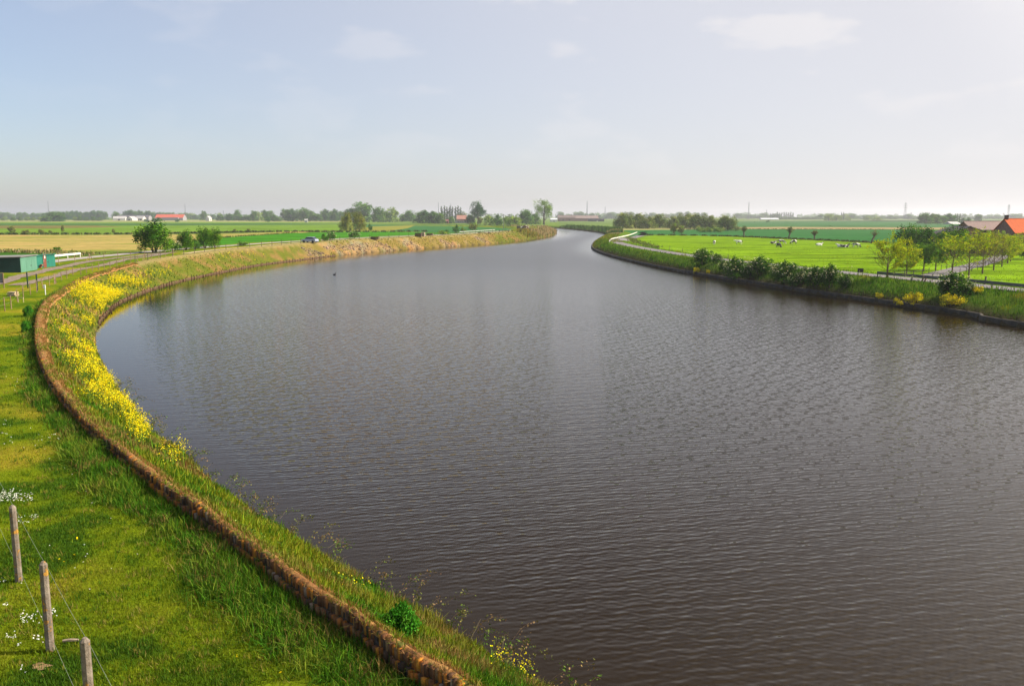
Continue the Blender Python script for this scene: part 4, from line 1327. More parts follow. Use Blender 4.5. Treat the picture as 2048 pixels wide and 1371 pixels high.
# rubble on the stony stretch
n = 2600
s0 = rng.uniform(s_stone0 + 8, s_stone2, n)
d0 = rng.uniform(.1, 4.6, n)
nl_ = normals2(LC)
x = np.interp(s0, SL, LC[:, 0]) + np.interp(s0, SL, nl_[:, 0]) * d0
y = np.interp(s0, SL, LC[:, 1]) + np.interp(s0, SL, nl_[:, 1]) * d0
k = fnoise(x, y, 7, 42) + .12 * d0 / 6 < .49
x, y = x[k], y[k]; n = len(x)
sz = rng.uniform(.08, .28, n) * rng.choice([.6, 1, 1.9], n, p=[.5, .38, .12])
oct_ = np.array([(1, 0, 0), (0, 1, 0), (-1, 0, 0), (0, -1, 0), (0, 0, .7), (0, 0, -.7)])
V = (np.stack([x, y, gz(x, y) + .05], -1)[:, None, :] + oct_[None] * sz[:, None, None] * rng.uniform(.6, 1.3, (n, 6, 1)))
Fo = np.array([(0, 1, 4), (1, 2, 4), (2, 3, 4), (3, 0, 4), (1, 0, 5), (2, 1, 5), (3, 2, 5), (0, 3, 5)])
F = (np.arange(n)[:, None, None] * 6 + Fo[None]).reshape(-1, 3)
M_RUB = surf('rubble_stone', [(.3, (.75, .72, .7)), (.7, (1.2, 1.15, 1.1))], 3, .95, tint=True)
o = mesh_np('rubble', V.reshape(-1, 3), [F], M_RUB, tint=np.repeat(pick([(.30, .195, .115), (.25, .165, .095), (.34, .24, .16), (.17, .115, .07), (.11, .08, .05)], n, .2), 6, 0))
tag(o, kind='stuff')
# rough dark strips: ditch edges between the fields
gs = []
def ditch(px_pts, level, n, h, w, pal_, wid):
    q = smooth_curve(P(*np.array(px_pts, float).T, level)[:, :2], 5.0)
    i = rng.integers(0, len(q), n)
    xy = q[i] + rng.normal(0, 1, (n, 2)) * wid
    p_ = np.concatenate([xy, np.full((n, 1), level)], 1)
    gs.append(blade_geo(p_, rng.uniform(.4, 1, n) * h, w, pick(pal_, n, .25), .4))
DK = [(.05, .075, .02), (.07, .09, .02), (.10, .10, .035), (.035, .06, .015)]
ditch([(-60, 469.5), (150, 469), (285, 468.5), (430, 466), (560, 463.8), (700, 464.5), (850, 463.5)], A, 3200, 1.4, .5, DK, .9)
ditch([(330, 500), (380, 486), (430, 477), (500, 472), (590, 466)], A, 1200, .9, .35, [(.14, .16, .03), (.08, .11, .02)], .8)
ditch([(-40, 504), (60, 505), (130, 508), (200, 514), (280, 512)], A, 1500, 1.1, .30, [(.20, .17, .05), (.10, .14, .02), (.28, .22, .12)], 2.2)
ditch([(1300, 470.5), (1400, 471.6), (1480, 474), (1640, 481), (1770, 487)], B, 2600, .9, .30, DK, .7)
ditch([(1255, 476), (1262, 480), (1290, 489), (1310, 496)], B, 900, .8, .25, [(.10, .15, .02), (.16, .18, .04)], 1.2)
ditch([(1380, 459.5), (1500, 458.5), (1760, 459.3)], B, 900, .8, .5, [(.20, .17, .07), (.12, .12, .04)], 1.2)
stuff('ditch_grass', gs, M_GRASS)
gs = []                                    # rank tufts of the grazed pasture
x, y = polar_pts(9000, 118, 290, 3, 36, 1.2)
q = field_mask(x, y)
k = (q['left'] < .5) & (q['wet'] < .5) & (q['dr'] > 17) & (fnoise(x, y, 9, 83) > .46)
x, y = x[k], y[k]
for _ in range(3):
    xx, yy = x + rng.normal(0, .25, len(x)), y + rng.normal(0, .25, len(x))
    gs.append(blade_geo(on_ground(xx, yy, -.02), rng.uniform(.06, .22, len(xx)), .12, pick([(.07, .16, .006), (.10, .20, .006), (.17, .26, .01), (.22, .24, .03)], len(xx), .2), .8, bend=False))
stuff('pasture_tufts', gs, M_GRASS)

# ------------------------------------------------------------------ trees and bushes
def rs(seed): return np.random.default_rng(seed)
def crown_geo(r, cen, rad, n_per, size, pal, jit=.2, up=.4, flat=1.0, clump_jit=.22):
    P_, C_, S_ = [], [], []
    for c, q in zip(cen, rad):
        n = max(4, int(n_per * r.uniform(.7, 1.3)))
        d = r.standard_normal((n, 3)); d /= np.linalg.norm(d, axis=1)[:, None]
        rr = q * r.random(n) ** .45
        P_.append(c + d * rr[:, None] * [1, 1, flat])
        base = np.asarray(pal)[r.integers(0, len(pal))] * (1 + clump_jit * r.standard_normal())
        C_.append(np.clip(base * (1 + jit * r.standard_normal((n, 1))) * (1 + .05 * r.standard_normal((n, 3))), .004, .9))
        S_.append(size * r.uniform(.65, 1.35, n))
    return leaf_geo(np.vstack(P_), np.concatenate(S_), np.vstack(C_), up, .75, r)

def shell(r, k, rx, ry, rz, c, lo=.5, bottom=-.75):
    out = []
    while len(out) < k:
        d = r.standard_normal(3); d /= np.linalg.norm(d)
        if d[2] < bottom: continue
        out.append(np.array(c) + d * np.array([rx, ry, rz]) * r.uniform(lo, 1.0) * r.uniform(.86, 1.06))
    return np.array(out)

def limb_tubes(mb, r, h, base_r, n_limb, zs, reach, top, split=True, nseg=5):
    lean = r.normal(0, .03, 2) * h
    tr = [(lean[0] * t * t + r.normal(0, .01) * h * (0 < t), lean[1] * t * t, -.2 + (top * h + .2) * t) for t in np.linspace(0, 1, 6)]
    mb.tube(tr, [base_r * (1.25 - t * 1.05) for t in np.linspace(0, 1, 6)], 7)
    for k in range(n_limb):
        z0 = r.uniform(*zs) * h
        a = 2 * math.pi * (k + r.uniform(-.3, .3)) / n_limb
        L_ = reach * r.uniform(.6, 1.1)
        t0 = np.array([lean[0] * (z0 / h) ** 2, lean[1] * (z0 / h) ** 2, z0])
        q = [t0 + np.array([math.cos(a) * L_ * t, math.sin(a) * L_ * t, L_ * (.75 * t + .25 * t * t)]) for t in np.linspace(0, 1, 4)]
        mb.tube(q, [base_r * .5, base_r * .36, base_r * .22, base_r * .08], 5)

def tree_proto(name, seed, h, w, pal, leaf, k, n_per, label, cat, crown_base=.22, shape='round', trunk_r=None, clump=.17, up=.4, flowers=0, flat=1.0):
    r = rs(seed)
    t = empty(name, (0, 0, -500), label, cat)
    mb = MB()
    tr = trunk_r or h * .022
    if shape == 'bush':
        for j in range(5):
            a = j * 1.257 + r.uniform(-.3, .3)
            mb.tube([(math.cos(a) * .1, math.sin(a) * .1, -.2), (math.cos(a) * w * .16, math.sin(a) * w * .16, h * .4), (math.cos(a) * w * .28, math.sin(a) * w * .28, h * .75)], [tr, tr * .7, tr * .25], 5)
    elif shape == 'poplar':
        mb.tube([(0, 0, -.2), (0, 0, h * .5), (0, 0, h * .95)], [tr, tr * .6, tr * .1], 6)
        for j in range(7):
            a = j * 2.4; z = h * (.12 + .1 * j)
            mb.tube([(0, 0, z), (math.cos(a) * w * .25, math.sin(a) * w * .25, z + h * .12), (math.cos(a) * w * .3, math.sin(a) * w * .3, z + h * .24)], [tr * .3, tr * .2, tr * .06], 4)
    else:
        limb_tubes(mb, r, h, tr, 7, (max(.12, crown_base * .8), .6), w * .38, .8)
    mb.build('trunk', M_BARK, t, smooth=True)
    if shape == 'poplar':
        z = np.linspace(crown_base * h, h * .985, k)
        prof = np.sin(np.clip((z / h - crown_base * .6) / (1 - crown_base * .6), 0, 1) ** .8 * math.pi) ** .6 * .5 * w
        a = r.random(k) * 6.283
        cen = np.stack([np.cos(a) * prof * .5, np.sin(a) * prof * .5, z], -1)
        rad = prof * .62 + .12
    elif shape == 'bush':
        cen = shell(r, k, w / 2 * .82, w / 2 * .82, h * .55, (0, 0, h * .40), .35, -.55)
        rad = r.uniform(.7, 1.3, k) * clump * w
        cen[:, 2] = np.maximum(cen[:, 2], rad * .5)
    else:
        cz = (crown_base + 1) / 2 * h
        rz = (1 - crown_base) / 2 * h
        cen = shell(r, k, w / 2 * .86, w / 2 * .86, rz * .88, (0, 0, cz), .4, -.8)
        # lobes: pull clumps towards a few random lobe directions so that the outline is uneven
        lob = r.standard_normal((7, 3)); lob /= np.linalg.norm(lob, axis=1)[:, None]
        d = cen - [0, 0, cz]; dn = d / (np.linalg.norm(d, axis=1)[:, None] + 1e-9)
        gain = .82 + .26 * np.clip((dn @ lob.T).max(1), 0, 1) ** 2
        cen = np.array([0, 0, cz]) + d * gain[:, None]
        rad = r.uniform(.65, 1.35, k) * clump * w
    if shape == 'round' and crown_base < .06:      # skirt of low growth
        ks = k // 2
        a = r.random(ks) * 6.283; q_ = w * .47 * np.sqrt(r.random(ks))
        cen = np.vstack([cen, np.stack([np.cos(a) * q_, np.sin(a) * q_, h * r.uniform(.03, .32, ks)], -1)])
        rad = np.concatenate([rad, r.uniform(.7, 1.2, ks) * clump * w])
    V, F, T = crown_geo(r, cen, rad, n_per, leaf, pal, up=up, flat=flat)
    mesh_np('crown', V, F, M_LEAF, t, tint=T)
    if flowers:
        d = r.standard_normal((flowers, 3)); d[:, 2] = np.abs(d[:, 2]) * .8; d /= np.linalg.norm(d, axis=1)[:, None]
        pp = np.array([0, 0, h * .42]) + d * np.array([w / 2, w / 2, h * .55]) * r.uniform(.85, 1.0, flowers)[:, None]
        pp = np.repeat(pp, 4, 0) + r.normal(0, .07, (flowers * 4, 3))
        V, F, T = leaf_geo(pp, .10, pick([(.70, .68, .50), (.62, .60, .36)], len(pp), .1, r), 1.5, .9, r)
        mesh_np('blossom', V, F, M_PETAL, t, tint=T)
    return Proto(t), h, w

def put(pr, px, top, wpx, d, label=None, group=None, rz=None, base=None):
    proto, h0, w0 = pr
    x = xw(px, d)
    z = gz1(x, d) if base is None else base
    h = zh(top, d) - z
    w = wpx * 1.15 / FPX * d
    s = h / h0; sw = w / w0
    return proto.put((x, d, z - .05), rng.uniform(0, 6.28) if rz is None else rz, (sw, sw, s), label, group)

def put_at(pr, px, basey, top, wpx, label=None, group=None, rz=None):
    q = G1(px, basey)
    proto, h0, w0 = pr
    h = height_for(q, top)
    w = wpx / FPX * q[1]
    return proto.put((q[0], q[1], q[2] - .05), rng.uniform(0, 6.28) if rz is None else rz, (w / w0, w / w0, h / h0), label, group)

GR = [(.095, .21, .035), (.13, .25, .04), (.07, .165, .028), (.16, .26, .05)]
DKG = [(.048, .14, .022), (.062, .165, .025), (.033, .105, .018), (.10, .20, .03)]
PAL = [(.22, .32, .05), (.18, .28, .045), (.27, .35, .06), (.13, .23, .035)]
OLV = [(.18, .19, .045), (.14, .165, .04), (.22, .21, .06), (.10, .13, .035)]
T_A = tree_proto('tree', 1, 16, 13, GR, .8, 62, 44, 'green tree', 'tree', .0, clump=.15)
T_B = tree_proto('tree', 2, 16, 11, GR, .75, 58, 44, 'green tree', 'tree', .02, clump=.15)
T_D = tree_proto('tree', 3, 15, 13, DKG, .75, 62, 46, 'dark tree', 'tree', .0, clump=.15)
T_P = tree_proto('tree', 4, 15, 12, PAL, .7, 52, 34, 'pale tree', 'tree', .03, clump=.14)
T_O = tree_proto('tree', 5, 13, 10, OLV, .6, 44, 34, 'olive tree', 'tree', .05)
T_L = tree_proto('poplar_tree', 6, 24, 3.6, DKG, .6, 24, 34, 'slim dark poplar', 'tree', .06, 'poplar')
B_G = tree_proto('bush', 7, 3.2, 4.2, DKG + GR[:1], .24, 40, 42, 'green bush', 'bush', 0, 'bush', .05, .15)
B_O = tree_proto('bush', 8, 3.0, 4.0, OLV + PAL[:1], .24, 36, 36, 'olive bush', 'bush', 0, 'bush', .05, .15)
B_H = tree_proto('hawthorn_bush', 9, 3.0, 4.0, DKG, .19, 46, 48, 'hawthorn bush', 'bush', 0, 'bush', .05, .14, flowers=90)
B_P = tree_proto('bush', 10, 3.0, 4.2, PAL + GR, .24, 36, 36, 'pale green bush', 'bush', 0, 'bush', .05, .15)

# --- landmark trees of the middle distance
BIG = tree_proto('willow_tree', 20, 30, 26, [(.19, .31, .05), (.15, .26, .04), (.23, .34, .06), (.11, .20, .03)], .85, 62, 60, 'big tree', 'tree', .16, trunk_r=.9, clump=.13)
put(BIG, 1088, 392, 40, 900, 'tall bright green tree standing alone above the river bend, largest on the horizon')
RND = tree_proto('tree', 21, 26, 22, [(.04, .12, .035), (.05, .14, .04), (.03, .095, .028)], .8, 70, 60, 'big dark tree', 'tree', .10, trunk_r=.8, clump=.13)
put(RND, 956, 400, 36, 1000, 'big round dark green tree rising right of the red roofed house')
put(T_A, 1053, 416, 30, 950, 'rounded mid green tree left of the tall bright tree at the bend')
put(T_B, 1070, 424, 22, 960, 'lower green tree tucked left of the trunk of the tall bright tree')
put(T_P, 1030, 428, 30, 800, 'light green bushy tree beside the far dyke road')
for k, (px, top, w, d, pr, lb) in enumerate(((1018, 427, 26, 820, B_P, 'light green rounded bush beside the dyke road, lit on its right'), (995, 430, 24, 840, B_G, 'mid green bush left of the light rounded bush by the dyke road'),
        (978, 427, 20, 860, T_P, 'thin pale green tree behind the bushes by the dyke road'), (941, 429, 22, 1000, T_D, 'dark low tree at the foot of the big round tree'), (960, 432, 12, 900, B_O, 'reddish brown shrub below the big round tree'))):
    put(pr, px, top, w, d, lb)
for k, (px, top) in enumerate(((883, 412), (889, 411), (894, 413), (900, 411), (905, 413), (911, 413), (916, 411), (921, 414))):
    put(T_L, px, top, 7, 1300, 'slim dark poplar in the pointed row behind the red roofed house', 'poplars behind the red roofed house')
for k, (px, top, w, lb) in enumerate(((846, 419, 34, 'dark broad tree right of the pale feathery tree'), (868, 421, 28, 'dark green tree between the broad tree and the poplar row'), (880, 423, 20, 'mid green tree in front of the left end of the poplars'),
        (902, 431, 14, 'small round tree left of the red roofed house'), (925, 422, 16, 'olive tree behind the red roofed house'))):
    put((T_D, T_D, T_B, T_B, T_O)[k], px, top, w, (1080, 1060, 1020, 1060, 1250)[k], lb)
# --- olive pair in the left meadow and the wood behind it
T_OL = tree_proto('willow_tree', 22, 9, 8.5, [(.22, .24, .03), (.17, .20, .03), (.12, .165, .03), (.27, .27, .045)], .34, 64, 60, 'olive willow', 'willow', .0, trunk_r=.22, clump=.13)
put_at(T_OL, 693, 462, 417, 30, 'olive green willow, left one of the pair standing in the meadow')
put_at(T_OL, 719, 461, 416, 30, 'olive green willow, right one of the pair standing in the meadow')
put_at(B_G, 741, 462, 448, 12, 'small dark bush right of the olive willow pair')
put(T_A, 722, 401, 42, 1250, 'tallest grey green tree of the wood behind the olive willows')
for k, (px, top, w, pr, lb) in enumerate(((700, 415, 30, T_D, 'dark tree left of the tallest tree behind the willows'), (756, 411, 30, T_A, 'tall blue green tree right of the olive willows'), (785, 411, 28, T_P, 'pale feathery tree in the wood right of the olive willows'),
        (772, 421, 24, T_D, 'dark tree below the pale feathery tree'), (820, 418, 24, T_A, 'rounded green tree in the gap right of the pale feathery tree'), (806, 427, 18, T_B, 'small grey tree left of the rounded green tree'))):
    put(pr, px, top, w, 1250 + 40 * k, lb)
# --- left treeline, individual trees far across the fields
LEFT_ROW = 'hazy trees in the long row across the left fields'
r_ = random.Random(5)
px = 476
while px < 690:
    w = r_.uniform(15, 26)
    pr = r_.choice([T_A, T_B, T_A, T_D, T_P])
    put(pr, px, r_.uniform(412, 426) if px > 560 else r_.uniform(417, 430), w, r_.uniform(1450, 1750), 'hazy green tree in the long row between the red barn and the olive willows', LEFT_ROW)
    px += w * r_.uniform(.5, .85)
FARL = 'blue hazy trees on the far left horizon'
for x0, x1, t0, t1, d0, d1, pr_, sp in ((-40, 62, 422, 428, 2300, 2600, (T_A, T_B), 10), (66, 96, 422, 426, 2300, 2500, (T_A, T_B), 10), (126, 216, 419, 423, 2100, 2300, (T_A, T_D), 8), (252, 302, 418, 421, 2150, 2300, (T_D, T_B), 6.5),
                                  (308, 345, 421, 425, 2200, 2400, (T_A, T_D), 9), (345, 470, 423, 429, 2300, 2600, (T_A, T_B, T_P), 11)):
    px = x0
    while px < x1:
        put(r_.choice(pr_), px, r_.uniform(t0, t1), r_.uniform(12, 19), r_.uniform(d0, d1), 'blue hazy tree in the distant rows left of and behind the red barn', FARL)
        px += sp * r_.uniform(.8, 1.3)
for px, top, w, d, pr, lb in ((105, 421, 38, 1500, T_A, 'broad grey green tree clump leading the far left row'), (91, 430, 18, 1450, T_B, 'low tree at the left foot of the broad grey green clump'), (119, 422, 22, 1480, T_D, 'dark tree at the right side of the broad grey green clump'),
        (231, 421, 12, 1900, T_A, 'single rounded tree left of the white farm'), (313, 435, 24, 1350, B_G, 'dark bush in front of the red barn, left side'), (292, 438, 14, 1350, B_G, 'smaller dark bush left of the red barn in the field'),
        (354, 438, 11, 1350, B_G, 'small dark bush in the field below the red barn'), (535, 431, 14, 1300, B_G, 'lone dark bush in the field left of the olive willows'), (407, 419, 13, 1900, T_B, 'tall narrow tree beside the small white house'),
        (441, 427, 16, 1700, T_B, 'small tree right of the small white house'), (459, 426, 14, 1700, T_D, 'dark small tree further right of the white house'), (476, 417, 16, 1800, T_A, 'tall rounded tree at the left end of the long row')):
    put(pr, px, top, w, d, lb)
for k, px in enumerate((8, 26, 40, 54, 66, 82, 150, 160, 172, 186, 198)):
    put(r_.choice((T_B, T_P)), px, r_.uniform(430, 434), r_.uniform(8, 12), 1700, 'small round tree in the low hedge line under the far left woods', 'low hedge trees far left')
# shrubs along the ditch in the left meadow
for k, (px, by, top, w, pr, lb) in enumerate(((24, 468, 450, 18, B_O, 'brownish open shrub at the left end of the meadow ditch'), (16, 469, 463, 8, B_G, 'tiny dark bush at the far left of the meadow ditch'), (53, 469.5, 458, 20, B_O, 'round brownish shrub, second along the meadow ditch'),
        (82, 468.5, 457, 16, B_O, 'darker brown shrub, third along the meadow ditch'), (101, 468, 459, 10, B_O, 'small brown shrub on the meadow ditch beside the darker one'), (126, 466, 446, 8, B_O, 'thin upright shrub on the meadow ditch'), (227, 467, 456, 8, B_O, 'small slim shrub on the ditch left of the big bush'),
        (470, 464, 457, 8, B_O, 'small shrub on the ditch right of the big bush group'), (497, 463, 456, 10, B_O, 'low brown shrub on the ditch above the green field'))):
    put_at(pr, px, by, top, w, lb)

# --- bush group by the left road
B_BIG = tree_proto('bush', 30, 6.0, 6.2, [(.10, .23, .012), (.075, .19, .010), (.15, .28, .018), (.04, .12, .008)], .24, 70, 90, 'big bush', 'bush', 0, 'bush', .09, .13)
for px, by, top, w, pr, lb in ((309, 505.5, 438, 88, B_BIG, 'largest dark green bush behind the white guard rail on the left'), (347, 503, 478, 36, B_H, 'white flecked hawthorn at the right foot of the largest left bush'), (372, 500, 458, 40, B_BIG, 'middle bush of the group by the left road'),
        (410, 497, 451, 38, B_BIG, 'right dark bush of the group by the left road, taller half'), (430, 496, 453, 32, B_BIG, 'rightmost dark bush of the group by the left road'), (390, 499, 478, 26, B_G, 'low dark bush filling the gap in the left road group'),
        (114, 504, 492, 20, B_BIG, 'small green bush behind the green sheds'), (484, 491, 481, 30, B_P, 'pale low bush behind the stake fence'), (633, 484, 473, 24, B_P, 'low pale bush right of the parked car'), (650, 482, 468, 20, B_G, 'dark bush in the pair right of the parked car'), (663, 481, 461, 22, B_H, 'white flecked bush in the pair right of the parked car'),
        (708, 477, 460, 28, B_H, 'dark hawthorn bush with white flowers at the dyke edge'), (912, 466, 450, 17, B_G, 'dark round bush on the dyke, left of the brown one'), (889, 469, 458, 32, B_P, 'pale spreading bush on the dyke left of the dark round bush'), (927, 464.5, 453, 18, B_P, 'small light bush between the dark and the brown bush on the dyke'), (946, 462, 444, 24, B_O, 'rounded brown green bush on the dyke by the road')):
    put_at(pr, px, by, top, w, lb)

# --- willow thicket beyond the far right bank
T_W = tree_proto('willow_tree', 31, 9, 11, [(.18, .23, .05), (.14, .20, .045), (.23, .26, .07), (.09, .145, .03)], .5, 54, 54, 'grey willow', 'willow', .0, trunk_r=.25, clump=.14)
GW = 'grey willows in the thicket beyond the right bank'
for k, (px, top, w, d) in enumerate(((1246, 424, 40, 610), (1272, 425, 40, 620), (1296, 431, 34, 600), (1320, 427, 36, 640), (1346, 431, 30, 610), (1372, 426, 46, 630), (1398, 426, 42, 600), (1424, 430, 36, 600), (1456, 429, 42, 520))):
    put(T_W, px, top, w, d, ('leftmost willow of the rounded thicket, nearest the river bend', 'second willow of the thicket from the river', 'lower willow in the dip of the thicket', 'willow with a paler top in the left half of the thicket', 'low brownish willow at the middle of the thicket', 'broad willow right of the middle of the thicket',
        'tall willow in the right half of the thicket', 'brownish willow before the last one of the thicket', 'detached round willow at the right end of the thicket')[k], GW)
put(B_O, 1349, 444, 16, 430, 'reddish bush in front of the willow thicket')
put(B_O, 1363, 450, 16, 430, 'low pale bush right of the reddish bush')
for k, px in enumerate((1405, 1422, 1440)): put(B_P, px, 451, 24, 470, 'low green scrub along the foot of the right part of the thicket', 'scrub below the thicket')
# --- right horizon
FARR = 'blue hazy trees along the right horizon'
for x0, x1, t0, t1, d0, d1, pr_, sp in ((1120, 1235, 421, 429, 2600, 3100, (T_A, T_B), 13), (1235, 1420, 421, 428, 2900, 3300, (T_A, T_B), 15), (1480, 1560, 424, 430, 2700, 3200, (T_A, T_B), 12), (1640, 1790, 425, 431, 2300, 2800, (T_A, T_P), 13), (1790, 2080, 426, 432, 2500, 3000, (T_A, T_B), 15)):
    px = x0
    while px < x1:
        put(r_.choice(pr_), px, r_.uniform(t0, t1), r_.uniform(13, 24), r_.uniform(d0, d1), 'blue hazy tree in the faint rows along the right horizon', FARR)
        px += sp * r_.uniform(.7, 1.3)
for k in range(11): put(T_L, 1541 + k * 4.5, r_.uniform(423, 427), 5, 2600, 'faint upright poplar in the row above the white greenhouse', 'poplars above the greenhouse')
for k in range(9): put(T_B, 1562 + k * 9, r_.uniform(431, 434), 11, 2300, 'low hazy tree in the line right of the white greenhouse', 'low trees by the greenhouse')
for px, top, w, d, lb in ((1658, 426, 22, 1700, 'rounded pale tree left in the small farm clump on the right horizon'), (1674, 428, 18, 1700, 'pale tree right in the small farm clump on the right horizon'), (1697, 432, 14, 1800, 'low hazy tree next to the small farm clump'), (1756, 433, 18, 1700, 'small hazy tree right of the farm clump'), (1735, 431, 16, 1900, 'faint tree between the farm clump and the tall clump')):
    put(T_P, px, top, w, d, lb)
for k in range(2): put(T_L, 1683 + k * 4, 424, 4, 1900, 'thin hazy poplar behind the small farm clump', 'poplar pair at the farm clump')
for k, (px, top, w, pr, lb) in enumerate(((1852, 423, 32, T_A, 'left broad tree of the tall clump behind the dark bushes'), (1868, 425, 28, T_B, 'second tree of the tall clump on the right'), (1884, 429, 22, T_A, 'lower middle tree of the tall clump on the right'), (1900, 426, 26, T_D, 'dark rounded tree in the tall clump on the right'), (1887, 437, 22, T_P, 'pale low tree at the foot of the tall clump'), (1928, 434, 12, T_B, 'small tree at the right end of the tall clump'), (1937, 434, 12, T_B, 'last small tree right of the tall clump'))):
    put(pr, px, top, w, 1000 + 10 * k, lb)
for k, px in enumerate((1911, 1915, 1920)): put(T_L, px, 427, 5, 1050, 'thin poplar in the tall clump above the barn roof', 'poplars above the barn roof')
put(T_A, 1957, 427, 14, 1600, 'single hazy tree on the horizon above the grey barn ridge')
for k, (px, top, w) in enumerate(((1659, 451, 14), (1672, 452, 10), (1681, 453, 8), (1688, 453, 8), (1536, 440, 9), (1510, 443, 6), (1626, 445, 4))):
    put(B_G, px, top, w, 760 if k < 4 else 1300, 'small dark bush in the green fields beyond the pasture', 'field bushes right')
# --- pollard willows on the pasture edge
def pollard(seed, label, h=4.2, lean=.0, bare=False):
    r = rs(seed)
    t = empty('pollard_willow', (0, 0, -500), label, 'willow')
    mb = MB()
    mb.tube([(0, 0, -.2), (lean * .3, 0, h * .25), (lean, 0, h * .5)], [.34, .27, .33], 8)
    mb.tube([(lean, 0, h * .46), (lean, 0, h * .53)], [.36, .2], 8)
    mb.build('trunk', M_BARK, t, smooth=True)
    mb = MB(); cen = []
    for k in range(34):
        a = r.random() * 6.283; e = r.uniform(.15, 1.0)
        L_ = h * .48 * r.uniform(.7, 1.1)
        q = np.array([lean + math.cos(a) * L_ * e * .75, math.sin(a) * L_ * e * .75, h * .5 + L_ * (1.1 - .55 * e)])
        mb.tube([(lean, 0, h * .5), tuple((np.array([lean, 0, h * .5]) + q) / 2 + [0, 0, .1]), tuple(q)], [.05, .03, .01], 4)
        cen += [q, (q + np.array([lean, 0, h * .5])) / 2]
    mb.build('branches', M_TWIG, t)
    cen = np.array(cen)
    V, F, T = crown_geo(r, cen, r.uniform(.25, .5, len(cen)), 5 if bare else 22, .2, [(.14, .16, .05), (.11, .14, .045), (.17, .16, .07)])
    mesh_np('crown', V, F, M_LEAF, t, tint=T)
    return t
for k, (px, by, top, seed, lean, bare, lb) in enumerate(((1488, 475, 452, 41, -.2, False, 'leafy pollard willow behind the left grazing cows'), (1577, 478, 454, 42, .5, False, 'leaning twiggy pollard willow behind the cow group'), (1628.5, 480, 461, 43, 0, False, 'round headed pollard willow right of the cow group'), (1742, 487, 459, 44, .9, True, 'bare leaning pollard willow near the farm avenue'))):
    q = G1(px, by); h = height_for(q, top)
    t = pollard(seed, lb, h, lean, bare); t.location = (q[0], q[1], q[2] - .05)

# --- farm avenue: young trees, partly bare
def avenue_tree(seed, label, h, w, leafy, pal, mode=None, dens=1.0):
    r = rs(seed)
    t = empty('avenue_tree', (0, 0, -500), label, 'tree')
    mb, tips = MB(), []
    tr = .11 + .004 * h
    lx, ly = r.normal(0, .02, 2) * h
    lead = lambda t: np.array([lx * t * t, ly * t * t, h * t])
    mb.tube([tuple(lead(t) - [0, 0, .2 * (t == 0)]) for t in np.linspace(0, 1, 9)], [tr * (1.2 - 1.12 * t) for t in np.linspace(0, 1, 9)], 7)
    nl = 20
    for k in range(nl):
        t0 = .24 + .62 * (k / nl) + r.uniform(0, .03)
        prof_ = math.sin(math.pi * min(1, max(.02, (t0 - .06) / .98)) ** .85) ** .7
        L_ = w * .56 * prof_ * r.uniform(.75, 1.15)
        a = k * 2.4 + r.uniform(-.4, .4)
        el = R(40 + 28 * (t0 - .2) + r.uniform(-8, 6))
        p0 = lead(t0)
        d = np.array([math.cos(a) * math.cos(el), math.sin(a) * math.cos(el), math.sin(el)])
        Lh = L_ / math.cos(el)
        pth = [p0 + d * Lh * u + np.array([0, 0, .12 * Lh * u * u]) + r.normal(0, .02, 3) * Lh * u for u in np.linspace(0, 1, 5)]
        r0 = tr * .42 * (1.1 - t0)
        mb.tube([tuple(q) for q in pth], [max(.008, r0 * (1 - .85 * u)) for u in np.linspace(0, 1, 5)], 5)
        tips.append(pth[-1])
        for m_ in range(7):
            u = r.uniform(.25, .98); b0 = pth[0] + (pth[-1] - pth[0]) * u
            d2 = d + r.normal(0, .45, 3) + [0, 0, .45]; d2 /= np.linalg.norm(d2)
            L2_ = Lh * r.uniform(.28, .5)
            e = b0 + d2 * L2_
            mb.tube([tuple(b0), tuple((b0 + e) / 2 + r.normal(0, .03, 3)), tuple(e)], [.016, .012, .006], 3)
            tips += [e, (b0 + e) / 2]
            for q3 in range(3):
                b1 = b0 + (e - b0) * r.uniform(.3, .9)
                d3 = d2 + r.normal(0, .5, 3) + [0, 0, .3]; d3 /= np.linalg.norm(d3)
                e3 = b1 + d3 * L2_ * r.uniform(.35, .6)
                mb.tube([tuple(b1), tuple(e3)], [.009, .005], 3)
                tips.append(e3)
    tips_ = np.array(tips)
    sz_ = h / max(np.percentile(tips_[:, 2], 98.5), h * .9); sr_ = min(1.8, .56 * w / np.percentile(np.hypot(tips_[:, 0], tips_[:, 1]), 94))
    mb.v = [(a * sr_, b * sr_, c * sz_) for a, b, c in mb.v]; tips_ = tips_ * [sr_, sr_, sz_]
    mb.build('trunk', M_TWIG, t, smooth=False)
    keep = r.random(len(tips_)) < leafy
    if mode == 'right': keep &= (tips_[:, 0] > -w * .12) | (tips_[:, 2] > h * .72)
    if mode == 'top': keep &= (tips_[:, 2] > h * .62) | (r.random(len(tips_)) < .25)
    c = tips_[keep]
    V, F, T = crown_geo(r, c, r.uniform(.15, .40, len(c)), 9 * dens, .16, pal, jit=.2, up=.5)
    mesh_np('crown', V, F, M_LEAF, t, tint=T)
    return t
YG = [(.40, .45, .012), (.33, .42, .012), (.46, .46, .02), (.20, .32, .012)]
MG = [(.10, .22, .025), (.14, .26, .03), (.07, .17, .02)]
YB = [(.24, .24, .03), (.19, .19, .04), (.28, .27, .03)]
